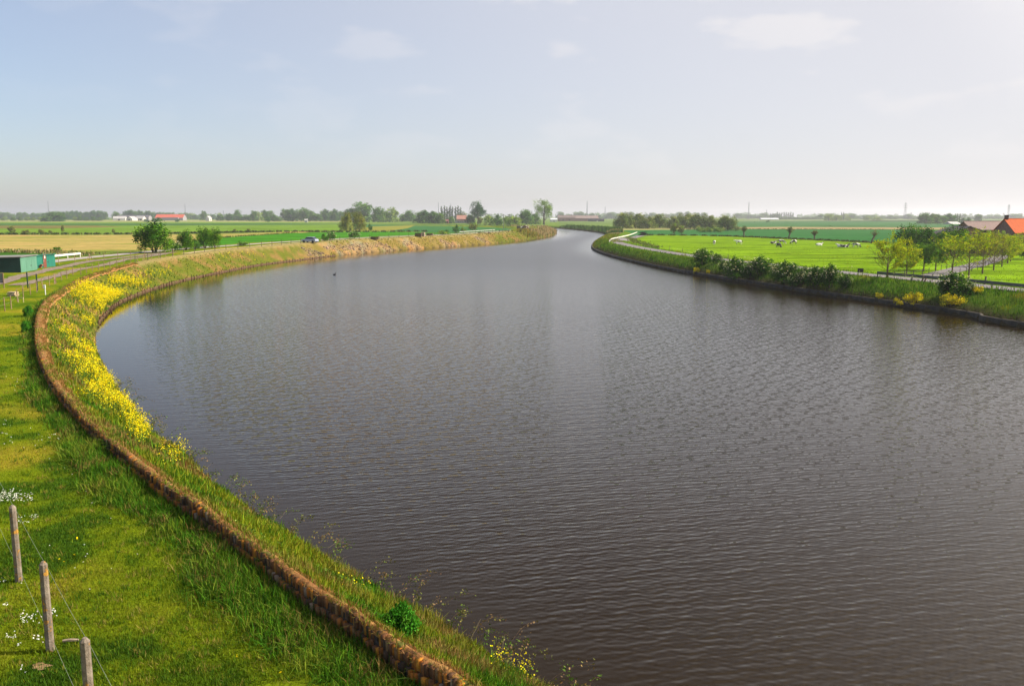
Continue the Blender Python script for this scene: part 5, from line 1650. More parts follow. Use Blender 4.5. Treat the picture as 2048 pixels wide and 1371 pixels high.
AV = [(1774, 557, 470, 68, 51, .75, YG, 'right', 'half bare tree at the left corner of the farm drive, leaves on its right side'), (1812.5, 551, 486, 50, 52, .9, YG, None, 'yellow green young tree, second along the left side of the drive'),
      (1847, 543, 487, 46, 53, .95, MG, None, 'bright green young tree, third along the left side of the drive'), (1871, 540.5, 489, 44, 54, .95, MG, None, 'bright green young tree, fourth along the left side of the drive'),
      (1904, 546, 468, 72, 55, .55, YG, 'top', 'twiggy half bare tree right of the drive, behind the dark bush'), (1937, 557.5, 463, 70, 56, .6, YG, 'top', 'tallest twiggy tree in front on the right side of the drive'),
      (1964.5, 548, 466, 66, 57, .35, YB, 'top', 'brown nearly bare tree, third on the right side of the drive'), (1987, 541, 468, 60, 58, .3, YB, 'top', 'brown nearly bare tree, fourth on the right side of the drive'),
      (2003.5, 534, 468, 58, 59, .95, YG, None, 'leafy yellow green tree near the far end of the drive'), (2015, 527, 470, 48, 60, .95, YG, None, 'leafy tree before the last one of the avenue'), (2021, 523, 478, 44, 61, .95, YG, None, 'last leafy tree of the avenue beside the dark hedge')]
for px, by, top_, wp, seed, leafy, pal_, mode, lb in AV:
    q = G1(px, by); h = height_for(q, top_); w = wp / FPX * q[1]
    t = avenue_tree(seed, lb, h, w, leafy, pal_, mode, 1.3 if mode is None else 1.0)
    t.location = (q[0], q[1], q[2] - .03); t['group'] = 'young trees lining the farm drive'
# big dark shrubs by the avenue
B_DK = tree_proto('bush', 62, 6.5, 8, [(.018, .06, .008), (.025, .08, .010), (.04, .11, .014), (.07, .16, .02)], .26, 90, 80, 'dark shrub', 'bush', 0, 'bush', .12, .12)
for px, by, top_, w, lb in ((1822, 516, 445, 70, 'big dark rounded shrub left of the farm, behind the avenue'), (1852, 515, 450, 54, 'second dark shrub merging with the big rounded one, lighter on its right'), (1892, 512, 478, 60, 'low dark shrub mass behind the left avenue trees')):
    put_at(B_DK, px, by, top_ - 5, w * 1.12, lb)
for px, by, top_, w, pr, lb in ((1890, 517, 454, 60, B_BIG, 'green tree crown hiding the dark outbuilding behind the avenue'), (1913, 516, 447, 54, B_BIG, 'taller green tree crown in front of the gable of the outbuilding'), (1962, 512, 456, 60, B_O, 'olive shrub mass below the grey barn roof'), (1992, 510, 457, 50, B_O, 'olive shrub mass below the chimney end of the barn')):
    put_at(pr, px, by, top_, w, lb)
put_at(B_DK, 2052, 519, 466, 44, 'dark hedge at the right edge below the orange roof')
put_at(B_P, 1945, 505, 450, 60, 'bright green tree top in front of the grey barn')
# --- bushes on the right bank
B_R = tree_proto('hawthorn_bush', 63, 2.6, 3.2, [(.03, .095, .010), (.042, .115, .012), (.02, .07, .008), (.075, .16, .018)], .17, 56, 56, 'hawthorn', 'bush', 0, 'bush', .05, .14, flowers=55)
for px, by, top_, w, lb in ((1405, 526, 500, 40, 'dark hawthorn at the left end of the right bank bushes'), (1433, 524, 510, 20, 'small bush right of the leftmost hawthorn on the right bank'), (1470, 557, 516, 42, 'tall hawthorn with cream flowers low on the right bank'), (1520, 548, 515, 48, 'dark rounded hawthorn, middle of the right bank bushes'),
        (1572, 564, 524, 50, 'large flowering hawthorn with pale blossom on its right side'), (1553, 556, 528, 26, 'small dark bush tucked left of the large flowering hawthorn'), (1632, 572, 534, 46, 'broad dark hawthorn, left half of the last clump before the rail'), (1660, 572, 530, 36, 'dark upright hawthorn at the start of the guard rail'), (1608, 562, 536, 28, 'low bush between the two large hawthorn clumps'), (1605, 566, 545, 22, 'small leafy bush below the low one between the clumps'), (1496, 556, 532, 30, 'low dark bush filling the gap before the middle hawthorn'), (1448, 540, 523, 22, 'small round bush left of the tall hawthorn'), (1690, 574, 552, 26, 'low bush right of the upright hawthorn by the rail'), (1588, 572, 548, 24, 'low leafy bush at the foot of the large flowering hawthorn')):
    put_at(B_R, px, by + 2, top_ - 5, w * 1.25, lb, 'hawthorn bushes on the right bank')
put_at(B_R, 1905, 592, 541, 72, 'dark green bush in front of the farm drive'); put_at(B_R, 1936, 587, 560, 34, 'low dark bush at the right foot of the bush before the drive')
B_Y = tree_proto('broom_bush', 64, 1.5, 2.2, [(.62, .52, .015), (.54, .45, .015), (.20, .22, .02), (.66, .55, .02)], .11, 40, 50, 'broom', 'bush', 0, 'bush', .03, .13)
for px, by, top_, w, lb in ((1828, 606, 581, 44, 'yellow flowering broom left of the larger one on the right bank'), (1902, 612, 585, 60, 'largest yellow broom in full flower on the right bank'), (1955, 586, 570, 30, 'flat yellow broom right of the dark bush at the drive'), (1758, 597, 583, 20, 'thin yellow broom on the grass below the guard rail'), (1793, 606, 594, 18, 'small sparse broom between two larger ones'), (1800, 610, 600, 18, 'small broom hanging over the quay edge'),
        (1393, 546, 533, 18, 'small yellow broom left among the hawthorns'), (1416, 546, 538, 10, 'tiny yellow broom beside the small one among the hawthorns')):
    put_at(B_Y, px, by, top_, w, lb, 'yellow broom on the right bank')
# near left: dark leafy plants beside the wall and the round bush on the bank
B_N = tree_proto('leafy_shrub', 65, .8, .95, [(.04, .17, .012), (.06, .22, .018), (.09, .27, .022), (.025, .11, .008)], .05, 70, 130, 'leafy shrub', 'shrub', 0, 'bush', .015, .14)
put_at(B_N, 800, 1276, 1194, 92, 'bright green rounded shrub on the water side of the brick wall')
for px, by, top_, w, lb in ((57, 632, 606, 20, 'upper dark leafy plant at the outer foot of the curved wall'), (53, 664, 636, 22, 'lower dark leafy plant at the outer foot of the curved wall')):
    put_at(B_N, px, by, top_, w, lb)
# distant woods, too far to tell trees apart
gs = []
r = rs(99)
for x0, x1, d, t0, t1 in ((-200, 250, 3600, 426, 429), (300, 480, 3500, 425, 428), (640, 1080, 3300, 424, 428), (1080, 1240, 3800, 422, 426), (1240, 1500, 4200, 423, 427), (1490, 2300, 4300, 426, 430)):
    n = int((x1 - x0) / 9)
    for k in range(n):
        px = r.uniform(x0, x1); dd = d * r.uniform(.93, 1.07)
        hh = zh(r.uniform(t0, t1), dd) - .8; ww = r.uniform(16, 40)
        c = np.array([xw(px, dd), dd, .8])
        m_ = 70
        d_ = r.standard_normal((m_, 3)); d_ /= np.linalg.norm(d_, axis=1)[:, None]
        pp = c + [0, 0, hh * .5] + d_ * [ww / 2, ww / 2, hh * .5] * (r.random((m_, 1)) ** .4)
        gs.append(leaf_geo(pp, 5.0, pick(GR, m_, .2, r), .4, .8, r))
stuff('distant_woods', gs, M_LEAF)

# ------------------------------------------------------------------ buildings
def house(name, x, d, z, L_, W_, eave, ridge, rz, m_wall, m_roof, label, cat, over=.3, extras=None):
    """gabled building, ridge along local X; local origin at the middle of the floor"""
    t = empty(name, (x, d, z), label, cat, rz=rz)
    mb = MB()
    hl, hw = L_ / 2, W_ / 2
    v = [(-hl, -hw, -.5), (hl, -hw, -.5), (hl, hw, -.5), (-hl, hw, -.5), (-hl, -hw, eave), (hl, -hw, eave), (hl, hw, eave), (-hl, hw, eave), (-hl, 0, ridge - .05), (hl, 0, ridge - .05)]
    mb.add(v, [(0, 1, 5, 4), (2, 3, 7, 6), (1, 2, 6, 9, 5), (3, 0, 4, 8, 7), (3, 2, 1, 0)])
    mb.build('wall', m_wall, t)
    mb = MB(); o = over; sl = (ridge - eave) / hw; th_ = .16
    for sg in (-1, 1):
        a = [(-hl - o, sg * (hw + o), eave - o * sl + .03), (hl + o, sg * (hw + o), eave - o * sl + .03), (hl + o, 0, ridge + .03), (-hl - o, 0, ridge + .03)]
        b = [(p[0], p[1], p[2] + th_) for p in a]
        f = [(0, 1, 2, 3), (7, 6, 5, 4), (0, 4, 5, 1), (1, 5, 6, 2), (3, 7, 4, 0)]
        if sg > 0: f = [q[::-1] for q in f]
        mb.add(a + b, [q[::-1] for q in f])
    mb.build('roof', m_roof, t)
    mb = MB(); mb.tube([(-hl - o, 0, ridge + th_ + .02), (hl + o, 0, ridge + th_ + .02)], .10, 6)
    mb.build('ridge_cap', m_roof, t)
    for k, (kind, px_, py_, pz, sx, sy, sz, mt) in enumerate(extras or []):
        mb = MB(); mb.box((px_, py_, pz), (sx, sy, sz)); mb.build(kind, mt, t)
    return t
M_BRK = surf('brick_wall_far', [(.3, (.20, .11, .08)), (.7, (.32, .18, .13))], 2, .9)
M_WHT = plain('whitewash', (.55, .53, .48), .8, .06, .6)
M_GREYW = plain('grey_wall', (.26, .25, .25), .9, .15, .5)
def tiles(name, c, k=.16, sc=(2.6, .5, 1)):
    m, N, L, out = nmat(name)
    tc = N.new('ShaderNodeTexCoord')
    w = N.new('ShaderNodeTexWave'); w.bands_direction = 'X'; w.inputs['Scale'].default_value = 1.1; w.inputs['Distortion'].default_value = .6
    L.new(tc.outputs['Object'], w.inputs['Vector'])
    n = noise_node(N, L, 1.3, 6, .7, stretch=sc)
    a = ramp_node(N, L, n.outputs['Fac'], [(.3, tuple(x * (1 - k) for x in c)), (.7, tuple(min(1, x * (1 + k)) for x in c))]).outputs[0]
    cc = mix_node(N, L, a, ramp_node(N, L, w.outputs['Fac'], [(.2, (.72, .70, .68)), (.6, (1, 1, 1))]).outputs[0], .8, 'MULTIPLY')
    b = N.new('ShaderNodeBsdfPrincipled'); L.new(cc, b.inputs['Base Color']); b.inputs['Roughness'].default_value = .8; b.inputs['Specular IOR Level'].default_value = .15
    bp = N.new('ShaderNodeBump'); bp.inputs['Distance'].default_value = .05; L.new(w.outputs['Fac'], bp.inputs['Height']); L.new(bp.outputs[0], b.inputs['Normal'])
    L.new(b.outputs[0], out.inputs['Surface'])
    return m
M_ORANGE = tiles('orange_tiles', (.62, .13, .035))
M_REDT = tiles('red_tiles', (.60, .12, .06))
M_PINK = tiles('faded_roof', (.30, .22, .19), .12)
M_SALM = tiles('salmon_tiles', (.48, .24, .18))
M_FIBRE = plain('pale_roof', (.42, .40, .37), .8, .1, .4)
M_DARKW = plain('dark_pane', (.03, .03, .035), .3)
M_DOORB = plain('brown_paint', (.17, .05, .03), .6, .12, 3)

def far_house(name, px0, px1, top, eave_row, d, W_, m_wall, m_roof, label, cat, rz=0.0, extras=None, z=None):
    x = xw((px0 + px1) / 2, d); L_ = (px1 - px0) / FPX * d
    z = gz1(x, d) if z is None else z
    return house(name, x, d, z, L_, W_, zh(eave_row, d - W_ / 2) - z, zh(top, d) - z, rz, m_wall, m_roof, label, cat, .25, extras)
# right farm
d = 205.0
t = far_house('orange_roofed_house', 2011, 2140, 439, 466, d, 9.5, M_BRK, M_ORANGE, 'farmhouse with a bright orange tiled roof at the right edge', 'farmhouse')
L2 = (2140 - 2011) / FPX * d / 2
zr = zh(439, d) - gz1(xw(2075, d), d)
mb = MB(); mb.box((-L2 + .35, 0, zr + .3), (.62, .7, 1.3)); mb.box((-L2 + .35, 0, zr + 1.0), (.78, .86, .14)); ch = mb.build('chimney', plain('chimney_brick', (.07, .045, .04), .9, .3, 6), t)
for k in range(3):
    mb = MB(); mb.box((-L2 + 3 + 3.4 * k, -4.76, 2.2), (1.0, .06, 1.3)); mb.build('window', M_DARKW, t)
t = far_house('grey_barn', 1930, 2010, 444, 460, 214.0, 8.0, M_BRK, M_PINK, 'long barn with a faded pink grey roof joined to the orange roofed house', 'barn')
x0 = xw(1924, 206.0); zb = gz1(x0, 200.0)
t = house('lean_to_shed', x0, 206.0, zb, 8.0, 10.5, zh(468.5, 204) - zb, zh(454, 204) - zb, R(90), M_BRK, plain('dark_sheet_roof', (.06, .05, .05), .8, .3, 1), 'low dark roofed outbuilding sloping down left of the grey barn', 'outbuilding', .4)
mb = MB(); mb.box((-4.53, 0, 1.4), (.06, 2.6, 2.6)); mb.build('door', M_DARKW, t)
# barn among the trees of the tall clump
t = far_house('pale_shed', 1893, 1918, 443.5, 449, 960, 14, M_GREYW, M_FIBRE, 'blue grey shed with a pale roof edge among the tall clump of trees', 'shed', R(20))
# left far farms
far_house('red_roofed_barn', 314, 369, 428.8, 435.5, 1850, 22, M_GREYW, M_REDT, 'very long red roofed barn on the far left horizon', 'barn', 0, [('annex', 4, -13, 3.0, 34, 6, 6.5, M_GREYW), ('door', -18, -11.1, 2.2, 4, .2, 4, M_DARKW)])
far_house('pale_farm_shed', 228, 251, 432.5, 437, 1800, 16, M_WHT, M_FIBRE, 'leftmost pale low farm shed on the far left horizon', 'shed', R(12), [('door', 0, -8.1, 1.6, 4, .2, 3.2, M_DARKW)])
far_house('pale_farm_shed', 255, 272, 433, 437.5, 1780, 14, M_WHT, M_FIBRE, 'white gabled farm shed, middle of the pale group left of the red barn', 'shed', R(78), [('door', -9.2, 0, 1.6, .2, 4, 3.2, M_DARKW)])
far_house('pale_farm_shed', 273, 289, 432, 437, 1820, 14, M_WHT, M_FIBRE, 'pale farm shed with dark openings nearest to the red barn', 'shed', R(-8), [('door', -3, -7.1, 1.8, 5, .2, 3.6, M_DARKW), ('door', 4, -7.1, 1.8, 4, .2, 3.6, M_DARKW)])
far_house('grey_hall', 236, 300, 430.5, 434, 1900, 18, M_GREYW, plain('slate_roof', (.10, .09, .10), .8, .2, .3), 'long dark roofed hall behind the pale farm sheds', 'barn')
far_house('white_house', 413, 421, 432, 436, 1650, 8, M_WHT, M_FIBRE, 'tiny white house in the hedge line right of the red barn', 'house', R(70), [('window', 0, -4.1, 2, 1.5, .2, 1.5, M_DARKW)])
far_house('white_hut', 609, 615, 438, 440, 1250, 4, M_WHT, M_FIBRE, 'tiny white hut below the wood left of the olive willows', 'hut', R(10), [('door', 0, -2.1, 1, 1, .2, 1.8, M_DARKW)])
# red roofed house by the poplars
t = far_house('red_roofed_house', 914, 933, 430.5, 438, 1120, 10.5, M_BRK, M_SALM, 'house with a faded red tiled roof below the poplar row', 'house')
L2 = 19 / FPX * 1120 / 2
mb = MB(); mb.box((L2 * .3, 0, zh(430.5, 1120) - gz1(xw(923, 1120), 1120) + .3), (.7, .7, 1.4)); mb.build('chimney', M_BRK, t)
mb = MB(); mb.box((-1.5, -7.0, 1.2), (L2 * 2.6, 3.4, 3.4)); mb.build('white_annex', M_GREYW, t)
mb = MB(); mb.box((-1.5, -7.2, 3.0), (L2 * 2.7, 4.2, .18)); mb.build('annex_roof', M_FIBRE, t)
for k in range(3):
    mb = MB(); mb.box((-3.5 + 2.6 * k, -8.73, 1.5), (1.1, .08, 1.0)); mb.build('window', M_DARKW, t)
far_house('brown_hut', 886, 897, 439, 442, 1050, 5, plain('brown_boards', (.16, .07, .05), .9, .25, 2), plain('brown_roof', (.22, .09, .07), .9, .2, 1), 'small red brown hut left of the red roofed house', 'hut', 0, [('door', 0, -2.55, .9, .9, .1, 1.8, M_DARKW)])
# farm beyond the bend
far_house('brick_farm', 1116, 1151, 430.5, 435.5, 1550, 16, M_BRK, tiles('brown_tiles', (.20, .15, .13)), 'brown brick farm building beyond the river bend', 'farm building', R(-6), [('window', -6, -8.05, 2.2, 2.4, .1, 2, M_DARKW), ('window', 5, -8.05, 2.2, 2.4, .1, 2, M_DARKW), ('chimney', 9, 0, 11.5, 1.2, 1.2, 2.4, M_BRK)])
far_house('long_barn', 1152, 1196, 431.3, 436.5, 1500, 18, M_BRK, M_PINK, 'long barn with a pale pinkish roof beyond the river bend', 'barn', R(-9), [('door', 4, -9.05, 2, 4, .1, 4, M_DARKW), ('door', 12, -9.05, 2, 4, .1, 4, M_WHT)])
far_house('white_shed', 1101, 1114, 436.5, 438.8, 1400, 9, M_WHT, plain('white_sheet', (.7, .7, .68), .6, .06, 1), 'small white shed left of the brown brick farm', 'shed', R(4), [('door', 0, -4.55, 1, 1.4, .1, 2, M_DARKW)])
far_house('black_shed', 1176, 1208, 437.5, 439.3, 1420, 7, M_DARKW, plain('black_roof', (.03, .03, .03), .8), 'low black shed in front of the long pinkish roofed barn', 'shed', 0, [('door', 2, -3.55, .9, 2, .1, 1.8, M_WHT)])
far_house('greenhouse', 1521, 1556, 436.2, 438, 2000, 14, M_WHT, plain('greenhouse_glass', (.8, .8, .8), .4, .05, .3), 'long white greenhouse on the right horizon', 'greenhouse', 0, [('door', 0, -7.1, 1.4, 3, .2, 2.8, M_FIBRE)])

# ------------------------------------------------------------------ green sheds by the left track
M_TEAL = surf('pale_teal', [(.3, (.075, .19, .125)), (.6, (.095, .23, .155)), (.8, (.115, .26, .175))], .8, .6, stretch=(1, 1, .4))
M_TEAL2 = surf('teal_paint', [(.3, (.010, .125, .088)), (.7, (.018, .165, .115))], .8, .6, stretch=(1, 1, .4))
M_DKG = plain('dark_green_wall', (.006, .030, .024), .7, .2, 2)
M_FELT = plain('roof_felt', (.05, .045, .045), .9, .3, 1.5)
M_SHEET = plain('pale_roof_sheet', (.20, .19, .17), .7, .15, 1)
def shed(q, W_, D_, h, m_wall, m_roof, label, rz, slope=.25, door=False, panels=True, m_end=None):
    t = empty('green_shed', tuple(q), label, 'shed', rz=rz)
    mb = MB()                                  # right front corner at the local origin, body to -X and +Y
    v = [(-W_, 0, -.3), (0, 0, -.3), (0, D_, -.3), (-W_, D_, -.3), (-W_, 0, h), (0, 0, h + slope), (0, D_, h + slope), (-W_, D_, h)]
    mb.add(v, [(0, 1, 5, 4), (1, 2, 6, 5), (2, 3, 7, 6), (3, 0, 4, 7), (7, 4, 5, 6), (3, 2, 1, 0)])
    mb.build('wall', m_wall, t)
    mb = MB(); o = .18
    a = [(-W_ - o, -o, h + .01 - o * slope / W_), (o, -o, h + slope + .03), (o, D_ + o, h + slope + .03), (-W_ - o, D_ + o, h + .01 - o * slope / W_)]
    mb.add(a + [(p[0], p[1], p[2] + .09) for p in a], [(3, 2, 1, 0), (4, 5, 6, 7), (0, 1, 5, 4), (1, 2, 6, 5), (2, 3, 7, 6), (3, 0, 4, 7)])
    mb.build('roof', m_roof, t)
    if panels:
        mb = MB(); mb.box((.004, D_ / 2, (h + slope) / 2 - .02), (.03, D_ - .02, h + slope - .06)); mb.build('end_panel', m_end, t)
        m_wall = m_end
        mb = MB()
        for k in range(4): mb.box((.016, D_ * (.02 + .32 * k), (h + slope) / 2), (.04, .07, h + slope - .05))
        mb.box((.02, D_ / 2, h + slope - .28), (.04, D_ - .1, .08))
        mb.build('corner_trim', m_wall, t)
        mb = MB(); mb.box((.02, D_ * .62, .75), (.05, .35, .10)); mb.build('handle', M_FELT, t)
    if door:
        y0 = D_ * .46; hd = 1.98
        mb = MB(); mb.box((.02, y0, hd / 2), (.07, .98, hd)); dr_ = mb.build('door', M_DOORB, t)
        mb = MB(); mb.box((.065, y0 + .02, 1.52), (.02, .34, .44)); mb.build('notice', M_WHT, dr_)
        mb = MB(); mb.box((.075, y0 - .38, .98), (.06, .06, .22)); mb.build('handle', M_WHT, dr_)
        mb = MB()
        for yy in (y0 - .55, y0 + .55): mb.box((.03, yy, hd / 2), (.06, .08, hd))
        mb.box((.03, y0, hd + .05), (.06, 1.18, .08)); mb.build('door_frame', m_wall, t)
        mb = MB(); mb.box((.012, D_ * .80, 1.0), (.03, .06, 2.0)); mb.box((.012, D_ * .99, 1.0), (.03, .06, 2.0)); mb.build('corner_trim', m_wall, t)
    return t
qa = G1(42, 545); h1 = height_for(qa, 515)
qb = at_dist(75.0, 541.0, qa[1] + 6.2)
ang = math.atan2(-(qb[0] - qa[0]), qb[1] - qa[1])
shed(qa, 7.0, math.hypot(qb[0] - qa[0], qb[1] - qa[1]), h1 - .1, M_DKG, M_SHEET, 'front dark green shed with a pale green end wall facing the track', ang, .12, m_end=M_TEAL)  # body walls dark green, end panel a paler teal
qc_ = G1(71, 537); qd = G1(111, 532); h2 = height_for(qd, 509.5)
angd = math.atan2(-(qd[0] - qc_[0]), qd[1] - qc_[1])
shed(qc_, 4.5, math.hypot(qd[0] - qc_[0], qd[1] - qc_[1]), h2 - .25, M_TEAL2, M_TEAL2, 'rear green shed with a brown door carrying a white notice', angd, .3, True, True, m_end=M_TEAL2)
q = G1(81, 536); mb = MB()
for k in range(5): mb.box((rng.normal(0, .12), rng.normal(0, .2), .09 + .1 * k), (.3, .7 - .08 * k, .12), rng.normal(0, .25))
o = mb.build('brick_heap', plain('heap_brick', (.26, .10, .06), .9, .35, 5)); o.location = tuple(q)
tag(o, 'small heap of red bricks beside the brown door of the green shed', 'bricks')
# dark slatted board at the left edge
q = G1(8, 577); t = empty('slatted_board', tuple(q), 'dark slatted board on pale posts at the left edge beside the ruts', 'board', rz=.25)
mb = MB(); hb = height_for(q, 546)
for k in range(5): mb.box((-.9, 0, hb - .12 - .2 * k), (1.75, .05, .185))
mb.build('panel', plain('slate_boards', (.07, .08, .10), .8, .4, 4), t)
for xx in (-1.85, .02):
    mb = MB(); mb.box((xx, .0, hb / 2 - .1), (.08, .08, hb + .25)); mb.build('post', M_STAKE, t)
mb = MB(); mb.box((-.9, 0, hb + .03), (1.85, .07, .05)); mb.build('top_rail', M_STAKE, t)

# ------------------------------------------------------------------ things on the left dyke
M_CARP = plain('silver_paint', (.30, .34, .42), .35, .05, 1, spec=.6)
M_GLASS = plain('car_glass', (.03, .035, .045), .08, .1, 1, spec=.8)
M_TYRE = plain('tyre_rubber', (.02, .02, .02), .8)
def car(loc, rz, label):
    t = empty('parked_car', loc, label, 'car', rz=rz)
    mb = MB()
    prof = [(-2.05, .35), (-2.1, .62), (-1.95, .88), (-1.05, .96), (1.5, .98), (1.98, .9), (2.08, .6), (2.0, .32)]
    vs = [(x, y * (1 if z < .9 else .95), z) for y in (-.85, .85) for x, z in prof]; n = len(prof)
    mb.add(vs, [tuple(range(n))[::-1] if False else tuple(range(n)), tuple(range(2 * n - 1, n - 1, -1))] + [(i, i + n, (i + 1) % n + n, (i + 1) % n) for i in range(n)])
    rp = [(-.55, 1.42), (1.15, 1.40), (1.15, 1.46), (-.55, 1.48)]
    vs = [(x, y, z) for y in (-.66, .66) for x, z in rp]
    mb.add(vs, [(0, 1, 2, 3), (7, 6, 5, 4)] + [(i, i + 4, (i + 1) % 4 + 4, (i + 1) % 4) for i in range(4)])
    mb.build('body', M_CARP, t)
    mb = MB()
    gp = [(-1.15, .95), (1.72, .97), (1.2, 1.41), (-.6, 1.43)]
    vs = [(x, y * (.8 if z < 1.2 else .66) / .8 * .8, z) for y in (-1, 1) for x, z in gp]
    mb.add(vs, [(0, 1, 2, 3), (7, 6, 5, 4)] + [(i, i + 4, (i + 1) % 4 + 4, (i + 1) % 4) for i in range(4)])
    mb.build('windows', M_GLASS, t)
    for sx in (-1.3, 1.3):
        for sy in (-.8, .8):
            mb = MB(); mb.tube([(sx, sy - .1, .31), (sx, sy + .1, .31)], .31, 12); mb.build('wheel', M_TYRE, t)
    for sy in (-.6, .6):
        mb = MB(); mb.box((-2.06, sy, .7), (.08, .3, .14)); mb.build('headlight', M_WHT, t)
    return t
q = G1(608, 486.5); car((q[0] + .5, q[1] + 4.5, gz1(q[0], q[1] + 4.5)), R(-20), 'silver blue car parked on the left dyke road beside the pale bushes')
M_CRATE = surf('dark_crate_wood', [(.3, (.05, .03, .025)), (.7, (.12, .075, .06))], 2, .9)
M_CRATE2 = plain('grey_crate_wood', (.32, .24, .19), .9, .2, 2)
def crate_stack(px, py, L_, h, label, mat, slats=5):
    q = G1(px, py); t = empty('crate', tuple(q), label, 'crate', rz=R(-12))
    mb = MB()
    for k in range(slats):
        z = h * (k + .5) / slats
        for sy in (-.6, .6): mb.box((0, sy, z), (L_, .06, h / slats * .78))
        for sx in (-L_ / 2, L_ / 2): mb.box((sx * .985, 0, z), (.06, 1.14, h / slats * .78))
    mb.build('slats', mat, t)
    mb = MB(); mb.box((0, 0, .06), (L_ - .15, 1.08, .12)); mb.box((0, 0, h - .08), (L_ - .15, 1.08, .06)); mb.build('boards', mat, t)
    for sx in (-1, 1):
        for sy in (-1, 1):
            mb = MB(); mb.box((sx * (L_ / 2 - .08), sy * .52, h / 2), (.09, .09, h + .02)); mb.build('corner_post', mat, t)
    return t
crate_stack(750, 478.5, 2.3, .75, 'low dark slatted crate alone on the dyke right of the hawthorn', M_CRATE, 3)
crate_stack(837, 473, 2.1, 1.2, 'taller dark brown crate with a pale neighbour on the dyke', M_CRATE)
crate_stack(846.5, 472.6, 1.0, 1.3, 'narrow pale crate touching the tall dark brown one', M_CRATE2)
crate_stack(860, 471, 2.0, .8, 'low dark crate at the right end of the crate row', M_CRATE, 3)
for px, py, lb in ((1008, 463.5, 'long low dark beam bench on the dyke, near the heap'), (1033, 462.6, 'short dark beam bench on the dyke just below the heap'), (968, 467.5, 'low dark beam lying by the dyke path left of the others')):
    q = G1(px, py); t = empty('timber_bench', tuple(q), lb, 'bench', rz=R(8))
    mb = MB(); mb.box((0, 0, .48), (5.0, .4, .16)); mb.build('beam', M_CRATE, t)
    for sx in (-1.9, 1.9):
        mb = MB(); mb.box((sx, 0, .15), (.3, .36, .5)); mb.build('leg', M_CRATE, t)
# the heap of painted poles and boards on the dyke
q = G1(1050, 459.3); t = empty('scrap_heap', tuple(q), 'untidy heap of white, purple and brown poles and boards on the dyke crest', 'heap')
r = rs(77)
sc_ = q[1] / FPX
heap_m = {'board': plain('purple_board', (.16, .06, .09), .8, .3, 2), 'pole': plain('white_pole', (.72, .70, .66), .7, .08, 2), 'plank': plain('brown_plank', (.17, .12, .10), .9, .3, 2)}
for k in range(42):
    mb = MB(); kind = ('board', 'pole', 'plank', 'plank', 'board')[k % 5]
    x = r.uniform(-9, 9) * sc_; y = r.uniform(-3, 3) * sc_; L_ = r.uniform(3, 7) * sc_
    hmax = max(1.0, 11 * (1 - (x / (11 * sc_)) ** 2)) * sc_
    z = r.uniform(.05, .75) * hmax
    if kind == 'pole':
        a = r.normal(0, .35, 2); mb.tube([(x, y, max(-.1, z - L_ * .5)), (x + a[0] * L_ * .5, y + a[1] * L_ * .5, z + L_ * .6)], .16, 6)
    else:
        M_ = Matrix.Rotation(r.uniform(0, 3.1), 3, 'Z') @ Matrix.Rotation(r.normal(0, .5), 3, 'Y') @ Matrix.Rotation(r.normal(0, .5), 3, 'X')
        mb.box((x, y, z), (L_, .7, .25), 0, None, 1.0, M_)
    mb.build(kind, heap_m[kind], t)
q = G1(1037, 457.5); mb = MB(); mb.box((0, 0, .8), (2.4, 1.6, 1.9)); mb.box((0, 0, 1.8), (2.6, 1.8, .1)); mb.box((.3, -.83, .8), (.9, .06, 1.4))
o = mb.build('dark_bin', plain('dark_metal', (.04, .045, .04), .6, .2, 2)); o.location = tuple(q); tag(o, 'dark square metal bin at the left side of the scrap heap', 'bin')
# electricity pole near the dyke road and bird on the water
q = G1(1007, 458); t = empty('utility_pole', tuple(q), 'grey utility pole rising between the light green bushes on the dyke', 'utility pole')
hp2 = height_for(q, 428)
mb = MB(); mb.tube([(0, 0, -.3), (0, 0, hp2)], [.22, .15], 7); mb.build('pole', plain('grey_pole', (.16, .16, .15), .9), t)
mb = MB(); mb.box((0, 0, hp2 - .5), (1.9, .12, .12)); mb.build('crossarm', M_CRATE, t)
q = P(669.0, 549.5, 0.0); t = empty('water_bird', (q[0], q[1], 0), 'small dark water bird swimming alone on the river', 'bird')
bmv = [((-.30, 0, .09), .05), ((-.16, 0, .08), .12), ((.04, 0, .09), .14), ((.18, 0, .12), .10), ((.24, 0, .26), .05), ((.26, 0, .40), .045), ((.31, 0, .45), .055), ((.40, 0, .43), .018)]
mb = MB(); mb.tube([p for p, _ in bmv], [a for _, a in bmv], 8); mb.build('body', plain('bird_black', (.02, .02, .022), .6), t, smooth=True)
t.scale = (.85, .85, .85)

# ------------------------------------------------------------------ right bank things
q = G1(1720.5, 551); t = empty('sign_board', tuple(q), 'small dark sign board on two posts beside the guard rail', 'sign'); hs = height_for(q, 536.5)
mb = MB(); mb.box((0, 0, hs - .26), (.75, .05, .5)); mb.build('panel', plain('sign_back', (.025, .025, .025), .6), t)
for sx in (-.27, .27):
    mb = MB(); mb.box((sx, .05, hs / 2 - .2), (.06, .05, hs + .1)); mb.build('post', M_STAKE2, t)
for k, (px, py, px2, py2, lb) in enumerate(((1842.5, 564, 1847, 552, 'left one of two leaning wooden gate posts at the drive mouth'), (1847.5, 564, 1853.5, 552, 'right one of two leaning wooden gate posts at the drive mouth'))):
    q = G1(px, py); hh = height_for(q, py2); mb = MB()
    lx = (px2 - px) / FPX * q[1]
    mb.tube([(-lx * .1, 0, -.2), (lx, 0, hh)], [.11, .10], 7); mb.box((lx, 0, hh + .02), (.2, .2, .05))
    o = mb.build('gate_post', M_STAKE); o.location = tuple(q); tag(o, lb, 'gate post')
